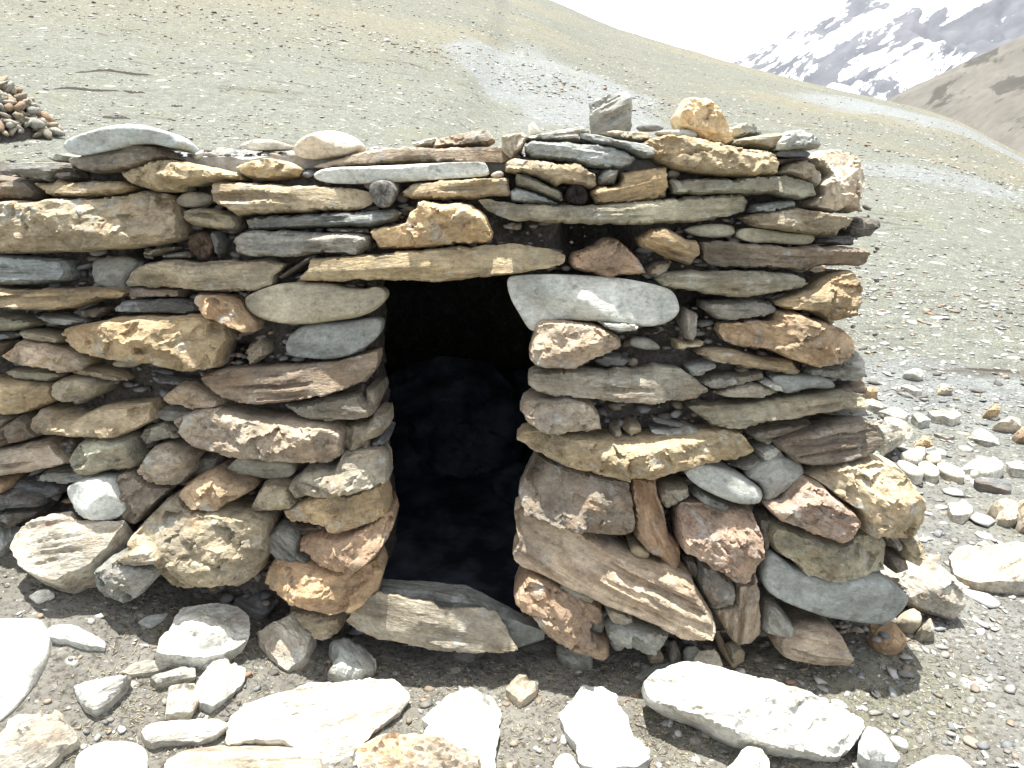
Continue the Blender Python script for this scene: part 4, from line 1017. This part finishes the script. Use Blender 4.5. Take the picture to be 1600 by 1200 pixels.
ground_stone('Q', 'slab', 'white', '1070,870 1180,825 1360,840 1450,900 1380,935 1280,960 1140,910', 'broad white flat stone on the gravel above the dark slate', th=0.05, T=0.01, group=GR)
ground_stone('Q', 'round', 'lgrey', '1150,930 1200,920 1260,960 1200,978 1155,965', 'grey pebble touching the broad white flat stone', th=0.03, T=0.02, group=GR)
ground_stone('Q', 'slab', 'white', '1450,870 1520,860 1650,880 1650,930 1500,915', 'white stone at the right edge level with the broad white one', th=0.04, T=0.01, group=GR)
ground_stone('Q', 'slab', 'lblue', '840,620 960,625 1030,645 960,668', 'small light blue chip on dark gravel', th=0.02, T=0.006, group=GR)
ground_stone('Q', 'slab', 'lgrey', '1140,620 1220,590 1300,610 1415,685 1280,690 1160,640', 'long pale grey slab pointing right on the dark gravel', th=0.03, T=0.008, group=GR)
ground_stone('Q', 'block', 'orange', '1260,470 1330,395 1400,440 1390,475 1320,485', 'brown orange lump among the band of white flat stones', th=0.05, T=0.05, tilt=30, group=GR)
ground_stone('Q', 'block', 'cream', '1340,560 1460,510 1560,500 1580,590 1480,600', 'cream lump right of the brown orange one', th=0.06, T=0.05, tilt=30, group=GR)
ground_stone('Q', 'block', 'rust', '1520,630 1560,595 1640,590 1640,690 1545,690', 'reddish brown stone at the right edge of the gravel', th=0.05, T=0.04, tilt=30, group=GR)
ground_stone('Q', 'slab', 'white', '280,345 380,350 470,400 400,412 300,380', 'white slab just right of the wall behind the corner', th=0.04, T=0.01, group=GR)
ground_stone('Q', 'slab', 'white', '380,420 560,405 650,460 600,500 500,480', 'broad white slab behind the propped grey rock', th=0.06, T=0.01, group=GR)
ground_stone('Q', 'slab', 'lblue', '660,460 760,470 830,510 730,520', 'bluish slab with a dark front edge in the white stone band', th=0.05, T=0.008, group=GR)
ground_stone('Q', 'slab', 'white', '800,430 960,420 1090,470 1000,490 850,465', 'flat white slab in the middle of the white stone band', th=0.05, T=0.01, group=GR)
ground_stone('Q', 'block', 'cream', '880,230 960,225 1010,270 990,292 890,285', 'cream stone standing beyond the white stone band', th=0.05, T=0.03, tilt=30, group=GR)
ground_stone('Q', 'round', 'lgrey', '580,120 660,100 740,105 770,150 740,180 660,165', 'pale rounded rock farthest up the gravel right of the wall', th=0.08, T=0.05, tilt=30, group=GR)
ground_stone('Q', 'slab', 'white', '570,220 660,220 760,272 680,270', 'thin white slab beyond the white stone band', th=0.03, T=0.008, group=GR)
ground_stone('Q', 'slab', 'orange', '265,250 310,232 375,240 385,275 320,280', 'orange flat stone close beside the wall edge', th=0.05, T=0.01, group=GR)

# forked dry stick by the wall foot
st_m, n, l, b = new_mat('dry wood'); tcn = n.new('ShaderNodeTexCoord')
t1 = N(n, 'ShaderNodeTexNoise', Scale=40, Detail=6, Roughness=0.7); l.new(tcn.outputs['Object'], t1.inputs['Vector'])
l.new(mixc(n, l, t1.outputs['Fac'], (0.24, 0.18, 0.11), (0.55, 0.45, 0.32)), b.inputs['Base Color'])
def tube(points, rads, nA=8):
    V, Fc = [], []
    for k, (p, q_) in enumerate(zip(points, rads)):
        p = np.array(p); d = np.array(points[min(k+1, len(points)-1)])-np.array(points[max(k-1, 0)]); d = d/np.linalg.norm(d)
        a = np.cross(d, [0.3, 0.1, 1]); a /= np.linalg.norm(a); b2 = np.cross(d, a)
        for m_ in range(nA):
            t = 2*math.pi*m_/nA; V.append(p+(a*math.cos(t)+b2*math.sin(t))*q_*(1+0.15*math.sin(5*t+k)))
    for k in range(len(points)-1):
        for m_ in range(nA):
            m2 = (m_+1) % nA; Fc.append((k*nA+m_, k*nA+m2, (k+1)*nA+m2, (k+1)*nA+m_))
    V.append(np.array(points[0])); V.append(np.array(points[-1]))
    T3 = [(m_+1) % nA if False else m_ for m_ in range(nA)]
    e = len(V)
    for m_ in T3:
        m2 = (m_+1) % nA
        Fc.append((e-2, m2, m_, m_)); L0 = (len(points)-1)*nA; Fc.append((e-1, L0+m_, L0+m2, L0+m2))
    return V, Fc
pa, pb_, pc = hit_ground(1147, 1046), hit_ground(1128, 1024), hit_ground(1115, 1004)
pb_[2] += 0.03; pc[2] += 0.05; pa[2] += 0.01
pd = hit_ground(1110, 1012); pd[2] += 0.035
V1, F1 = tube([pa, pb_, pc], [0.009, 0.013, 0.007])
me = bpy.data.meshes.new('dry_stick'); me.from_pydata([tuple(v) for v in V1], [], [tuple(dict.fromkeys(f)) for f in F1]); me.validate()
link('dry_stick', me, st_m, label='short pale dry stick lying across stones at the wall foot', category='stick')

# ------------------------------------------------------------------ pebbles, chips, straw (stuff)
t_ = (1+5**0.5)/2
ICO_V = np.array([(-1, t_, 0), (1, t_, 0), (-1, -t_, 0), (1, -t_, 0), (0, -1, t_), (0, 1, t_), (0, -1, -t_), (0, 1, -t_), (t_, 0, -1), (t_, 0, 1), (-t_, 0, -1), (-t_, 0, 1)])/math.sqrt(1+t_*t_)
ICO_F = np.array([(0, 11, 5), (0, 5, 1), (0, 1, 7), (0, 7, 10), (0, 10, 11), (1, 5, 9), (5, 11, 4), (11, 10, 2), (10, 7, 6), (7, 1, 8), (3, 9, 4), (3, 4, 2), (3, 2, 6), (3, 6, 8), (3, 8, 9), (4, 9, 5), (2, 4, 11), (6, 2, 10), (8, 6, 7), (9, 8, 1)])
PAL = np.array([(0.22, 0.21, 0.19), (0.27, 0.265, 0.245), (0.34, 0.335, 0.31), (0.26, 0.22, 0.17), (0.32, 0.26, 0.19), (0.19, 0.2, 0.2), (0.42, 0.41, 0.38), (0.55, 0.545, 0.52), (0.13, 0.12, 0.105), (0.29, 0.20, 0.14)])
OCT_V = np.array([(1, 0, 0), (-1, 0, 0), (0, 1, 0), (0, -1, 0), (0, 0, 1), (0.1, 0, -1)], float)
OCT_F = np.array([(0, 2, 4), (2, 1, 4), (1, 3, 4), (3, 0, 4), (2, 0, 5), (1, 2, 5), (3, 1, 5), (0, 3, 5)])
def scatter(name, xyz, size, flat, mat, prob, seed, label=None, parent=None, sharp=0.28, smooth=False, tiltmax=0.18, base=None):
    rr = np.random.default_rng(seed); n_ = len(xyz)
    BV, BF = base or (ICO_V, ICO_F); kv = len(BV)
    V = BV[None]*(1+rr.uniform(-sharp, sharp, (n_, kv, 1)))
    s = np.stack([size*rr.uniform(0.8, 1.5, n_), size*rr.uniform(0.6, 1.0, n_), size*flat*rr.uniform(0.6, 1.3, n_)], 1)
    V = V*s[:, None]
    a = rr.uniform(0, 2*math.pi, n_); tx = rr.normal(0, tiltmax, n_); ty = rr.normal(0, tiltmax, n_)
    V[:, :, 2] += V[:, :, 0]*tx[:, None] + V[:, :, 1]*ty[:, None]
    x_ = V[:, :, 0]*np.cos(a)[:, None]-V[:, :, 1]*np.sin(a)[:, None]; y_ = V[:, :, 0]*np.sin(a)[:, None]+V[:, :, 1]*np.cos(a)[:, None]
    V = np.stack([x_, y_, V[:, :, 2]], 2)+xyz[:, None]
    Fc = (BF[None]+(np.arange(n_)*kv)[:, None, None]).reshape(-1, 3)
    me = mesh_np(name, V.reshape(-1, 3), Fc, smooth=smooth)
    c = PAL[rr.choice(len(PAL), n_, p=np.array(prob)/sum(prob))]*rr.uniform(0.75, 1.15, (n_, 1))
    add_col(me, 'tint', np.repeat(c, kv, 0))
    return link(name, me, mat, parent, kind='stuff', label=label, category=None)

def free_spots(n_, r0, r1, a0, a1, seed, power=1.0, clump=0.0):
    rr = np.random.default_rng(seed)
    r_ = r0*(r1/r0)**(rr.random(n_)**power); a_ = rr.uniform(a0, a1, n_)
    x_, y_ = r_*np.sin(a_), r_*np.cos(a_)
    if clump:
        keep = fbm(x_/clump, y_/clump, seed=seed) > rr.uniform(-0.6, 0.5, n_)
        x_, y_ = x_[keep], y_[keep]
    hutm = (y_ > 1.98) & (y_ < 4.9) & (x_ > -2.4) & (x_ < XR+0.15)
    return x_[~hutm], y_[~hutm], rr

PR = [3, 3, 3, 2, 2, 2, 2, 1.5, 2, 1]
x_, y_, rr = free_spots(26000, 1.05, 5.0, -0.66, 0.72, 41, clump=0.35)
sz = 0.0022+0.011*rr.random(len(x_))**6
scatter('gravel', np.stack([x_, y_, ground_h(x_, y_)+sz*0.1], 1), sz, 0.4, chip, PR, 42, sharp=0.36)
x_, y_, rr = free_spots(8000, 2.0, 7.0, 0.36, 0.75, 43, clump=0.6)
sz = 0.0028+0.02*rr.random(len(x_))**6
scatter('gravel', np.stack([x_, y_, ground_h(x_, y_)+sz*0.1], 1), sz, 0.24, chip, [4, 4, 4, 1, 1, 4, 3, 1.2, 2, 0.6], 44, sharp=0.38)
x_, y_, rr = free_spots(60000, 4.5, 34, -0.66, 0.68, 45, clump=2.5)
sz = (0.007+0.035*rr.random(len(x_))**6)*(0.8+np.hypot(x_, y_)/35)
scatter('stone_scatter', np.stack([x_, y_, ground_h(x_, y_)+sz*0.1], 1), sz, 0.3, chip, [2, 3, 4, 2, 2, 1, 6, 6, 2.5, 1], 46, sharp=0.35, base=(OCT_V, OCT_F))
x_, y_, rr = free_spots(30000, 26, 114, -0.62, 0.62, 47, clump=9)
sz = 0.02+0.09*rr.random(len(x_))**5
scatter('stone_scatter', np.stack([x_, y_, ground_h(x_, y_)+sz*0.1], 1), sz, 0.5, chip, [2, 3, 3, 2, 2, 1, 4, 4, 4, 1], 48, base=(OCT_V, OCT_F))
x_, y_, rr = free_spots(420, 2.6, 7.5, 0.37, 0.66, 49, clump=0.9)
sz = 0.016+0.045*rr.random(len(x_))**2.5
scatter('flat_chips', np.stack([x_, y_, ground_h(x_, y_)+sz*0.08], 1), sz, 0.2, chip, [1, 1, 2, 0.3, 0.6, 1, 5, 9, 0.5, 0.5], 50, sharp=0.38, tiltmax=0.08)
x_, y_, rr = free_spots(260, 1.15, 3.0, -0.62, 0.6, 57, clump=0.4)
sz = 0.007+0.014*rr.random(len(x_))**2
scatter('flat_chips', np.stack([x_, y_, ground_h(x_, y_)+sz*0.1], 1), sz, 0.3, chip, [1, 2, 3, 2, 2, 1, 4, 4, 0.5, 1], 58, sharp=0.38, tiltmax=0.12)
# gravel on the roof
rr = np.random.default_rng(51); x_ = rr.uniform(-1.15, XR, 2600); y_ = 2.27+2.5*rr.random(2600)**1.4; sz = 0.004+0.02*rr.random(2600)**3
o = scatter('roof_gravel', np.stack([x_, y_, 1.430-0.0373*(y_-2.27)], 1), sz, 0.5, chip, [3, 4, 5, 1, 1, 4, 4, 3, 1, 0.5], 52, parent=hut)
# crumbs in the joints of the wall
rr = np.random.default_rng(53); m = 1500
pxx = rr.uniform(0, 1380, m); pyy = rr.uniform(300, 1000, m)
P_ = np.array([wp(a, b_, CW+0.008) for a, b_ in zip(pxx, pyy) if not (585 < a < 845 and b_ > 420)])
scatter('mud_crumbs', P_, 0.003+0.010*rr.random(len(P_))**2, 0.8, chip, [3, 1, 0.5, 2, 1, 2, 0.2, 0.1, 6, 1], 54, parent=hut)

m = 2400; pxx = rr.uniform(-60, 1400, m); pyy = rr.uniform(270, 1010, m)
P_ = np.array([wp(a, b_, CW+0.012+0.022*rr.random()) for a, b_ in zip(pxx, pyy) if not (575 < a < 855 and b_ > 410) and math.hypot(a-935, (b_-375)*1.5) > 75 and not (a > 1300 and b_ < 700)])
scatter('joint_rubble', P_, 0.008+0.019*rr.random(len(P_))**1.3, 0.42, chip, [5, 3, 1, 4, 3, 4, 0.3, 0.0, 4, 1], 56, parent=hut, tiltmax=0.1)

straw_m, n, l, b = new_mat('dry straw')
at = n.new('ShaderNodeAttribute'); at.attribute_name = 'tint'; l.new(at.outputs['Color'], b.inputs['Base Color']); b.inputs['Roughness'].default_value = 0.8
x_, y_, rr = free_spots(30000, 1.1, 3.0, -0.62, 0.62, 61, clump=0.3)
n_ = len(x_); sz = 0.0035+0.010*rr.random(n_)**2.5
V = ICO_V[None]*np.stack([sz, sz*0+0.0010, sz*0+0.0009], 1)[:, None]
V[:, :, 1] += (V[:, :, 0]**2)*rr.uniform(-25, 25, n_)[:, None]
a = rr.uniform(0, 6.28, n_); tx = rr.normal(0, 0.25, n_)
V[:, :, 2] += V[:, :, 0]*tx[:, None]
Vx = V[:, :, 0]*np.cos(a)[:, None]-V[:, :, 1]*np.sin(a)[:, None]; Vy = V[:, :, 0]*np.sin(a)[:, None]+V[:, :, 1]*np.cos(a)[:, None]
V = np.stack([Vx, Vy, V[:, :, 2]], 2)+np.stack([x_, y_, ground_h(x_, y_)+0.002], 1)[:, None]
me = mesh_np('dry_straw', V.reshape(-1, 3), (ICO_F[None]+(np.arange(n_)*12)[:, None, None]).reshape(-1, 3))
c = np.array([(0.36, 0.30, 0.19), (0.42, 0.37, 0.26), (0.07, 0.055, 0.04), (0.24, 0.22, 0.13)])[rr.integers(0, 4, n_)]
add_col(me, 'tint', np.repeat(c, 12, 0)); link('dry_straw', me, straw_m, kind='stuff')
# short green grass in a few patches
rr = np.random.default_rng(71); B = []
for (px_, py_, k, s) in ((1060, 1145, 500, 0.10), (985, 1170, 300, 0.08), (1350, 1090, 420, 0.09), (1370, 1120, 300, 0.06), (795, 1085, 120, 0.03), (248, 980, 120, 0.03), (245, 1070, 160, 0.04), (585, 1045, 100, 0.03), (375, 1025, 200, 0.05), (700, 1110, 90, 0.05), (1440, 1190, 200, 0.07)):
    P = hit_ground(px_, py_); g = rr.normal(0, s, (k, 2)); B.append(P[:2]+g)
B = np.vstack(B); n_ = len(B); zb = ground_h(B[:, 0], B[:, 1])
hgt = rr.uniform(0.003, 0.010, n_); a = rr.uniform(0, 6.28, n_); wd = 0.0011
dx, dy = np.cos(a)*wd, np.sin(a)*wd; lx, ly = rr.normal(0, 0.004, n_), rr.normal(0, 0.004, n_)
V = np.stack([np.stack([B[:, 0]-dx, B[:, 1]-dy, zb-0.002], 1), np.stack([B[:, 0]+dx, B[:, 1]+dy, zb-0.002], 1), np.stack([B[:, 0]+lx, B[:, 1]+ly, zb+hgt], 1)], 1).reshape(-1, 3)
me = mesh_np('grass', V, np.arange(n_*3).reshape(-1, 3), smooth=False)
c = np.array([(0.14, 0.17, 0.045), (0.2, 0.2, 0.07), (0.26, 0.25, 0.11)])[rr.integers(0, 3, n_)]
add_col(me, 'tint', np.repeat(c, 3, 0)); link('grass', me, straw_m, kind='stuff')

# ------------------------------------------------------------------ cairn on the slope at the left
Pc = hit_ground(20, 212)
cairn = bpy.data.objects.new('cairn', None); COL.objects.link(cairn)
cairn['label'] = 'heap of pale broken stones standing on the slope behind the left end of the wall'; cairn['category'] = 'cairn'
dist = math.hypot(Pc[0], Pc[1]); H = 80/F*dist*1.02; Rb = 78/F*dist
shapes = []
for k in range(8):
    rr = np.random.default_rng(900+k); v = ICO_V*(1+rr.uniform(-0.28, 0.28, (12, 1)))*np.array([1.25, 0.9, 0.62])
    me = mesh_np('cairn_stone', v, ICO_F, smooth=False); me.materials.append(MAT['block']); shapes.append(me)
rr = random.Random(4); cnt = 0
kk = 0
while cnt < 290:
    kk += 1
    f = rr.random()**1.15; th = rr.uniform(0, 2*math.pi)
    if math.sin(th) > 0.45: continue           # mostly the side that faces the hut
    rad = Rb*(1-f)**0.7*rr.uniform(0.9, 1.05)+0.02
    x_, y_ = Pc[0]-0.02*dist+rad*math.cos(th), Pc[1]+rad*math.sin(th)*0.8
    s = dist/15*rr.choice([0.05, 0.07, 0.085, 0.11])*0.95
    o = bpy.data.objects.new('stone', rr.choice(shapes)); COL.objects.link(o); o.parent = cairn
    o.location = (x_, y_, float(ground_h(Pc[0], Pc[1]))+f*H*0.95+s*0.2); o.scale = (s*rr.uniform(0.8, 1.5), s*rr.uniform(0.8, 1.2), s*rr.uniform(0.7, 1.4))
    o.rotation_euler = (rr.uniform(-0.8, 0.8), rr.uniform(-0.8, 0.8), rr.uniform(0, 6.28))
    cc = COLR[rr.choice(['pink', 'tan', 'cream', 'gtan', 'lgrey', 'lgrey', 'pink', 'rust', 'cream'])]; o.color = cc+(1,)
    cnt += 1
# heap core under the loose stones
thA = np.linspace(0, 2*math.pi, 40, endpoint=False); fv = np.linspace(0, 1, 16)
Th, Fv = np.meshgrid(thA, fv); rad = Rb*0.93*(1-Fv)**0.7*(1+0.12*fbm(Th*2, Fv*6, seed=77))
V = np.stack([(Pc[0]-0.02*dist+rad*np.cos(Th)).ravel(), (Pc[1]+rad*np.sin(Th)*0.8).ravel(), (float(ground_h(Pc[0], Pc[1]))-0.1+Fv*(H*0.97+0.1)).ravel()], 1)
i, j = np.meshgrid(np.arange(40), np.arange(15)); a_ = (j*40+i).ravel(); b_ = (j*40+(i+1) % 40).ravel()
o = link('rubble_core', mesh_np('rubble_core', V, np.stack([a_, b_, b_+40, a_+40], 1)), mud, cairn)

# ------------------------------------------------------------------ turf scars on the hillside, their ledge shade put into the dark colour
sc_m, n, l, b = new_mat('dark soil and ledge shade'); b.inputs['Base Color'].default_value = (0.055, 0.048, 0.04, 1); b.inputs['Roughness'].default_value = 1.0
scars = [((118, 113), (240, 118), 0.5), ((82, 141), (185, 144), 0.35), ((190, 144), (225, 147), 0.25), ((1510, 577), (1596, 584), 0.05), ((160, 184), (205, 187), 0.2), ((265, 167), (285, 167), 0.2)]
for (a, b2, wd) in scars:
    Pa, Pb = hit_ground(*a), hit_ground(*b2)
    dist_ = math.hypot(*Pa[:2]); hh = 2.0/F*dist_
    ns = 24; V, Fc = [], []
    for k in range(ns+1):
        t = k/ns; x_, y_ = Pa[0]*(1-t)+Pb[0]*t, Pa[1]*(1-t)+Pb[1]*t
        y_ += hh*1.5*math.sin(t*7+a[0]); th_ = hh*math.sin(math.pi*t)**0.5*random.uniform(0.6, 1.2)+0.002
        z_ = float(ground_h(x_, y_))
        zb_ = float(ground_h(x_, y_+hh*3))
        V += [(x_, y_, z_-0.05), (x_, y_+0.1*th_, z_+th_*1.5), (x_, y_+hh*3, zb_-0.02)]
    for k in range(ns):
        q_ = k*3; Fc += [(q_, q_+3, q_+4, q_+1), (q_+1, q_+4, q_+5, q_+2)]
    link('turf_scar_shade', mesh_np('turf_scar_shade', V, Fc), sc_m, kind='structure')
print('stones in hut', len([o for o in hut.children]))
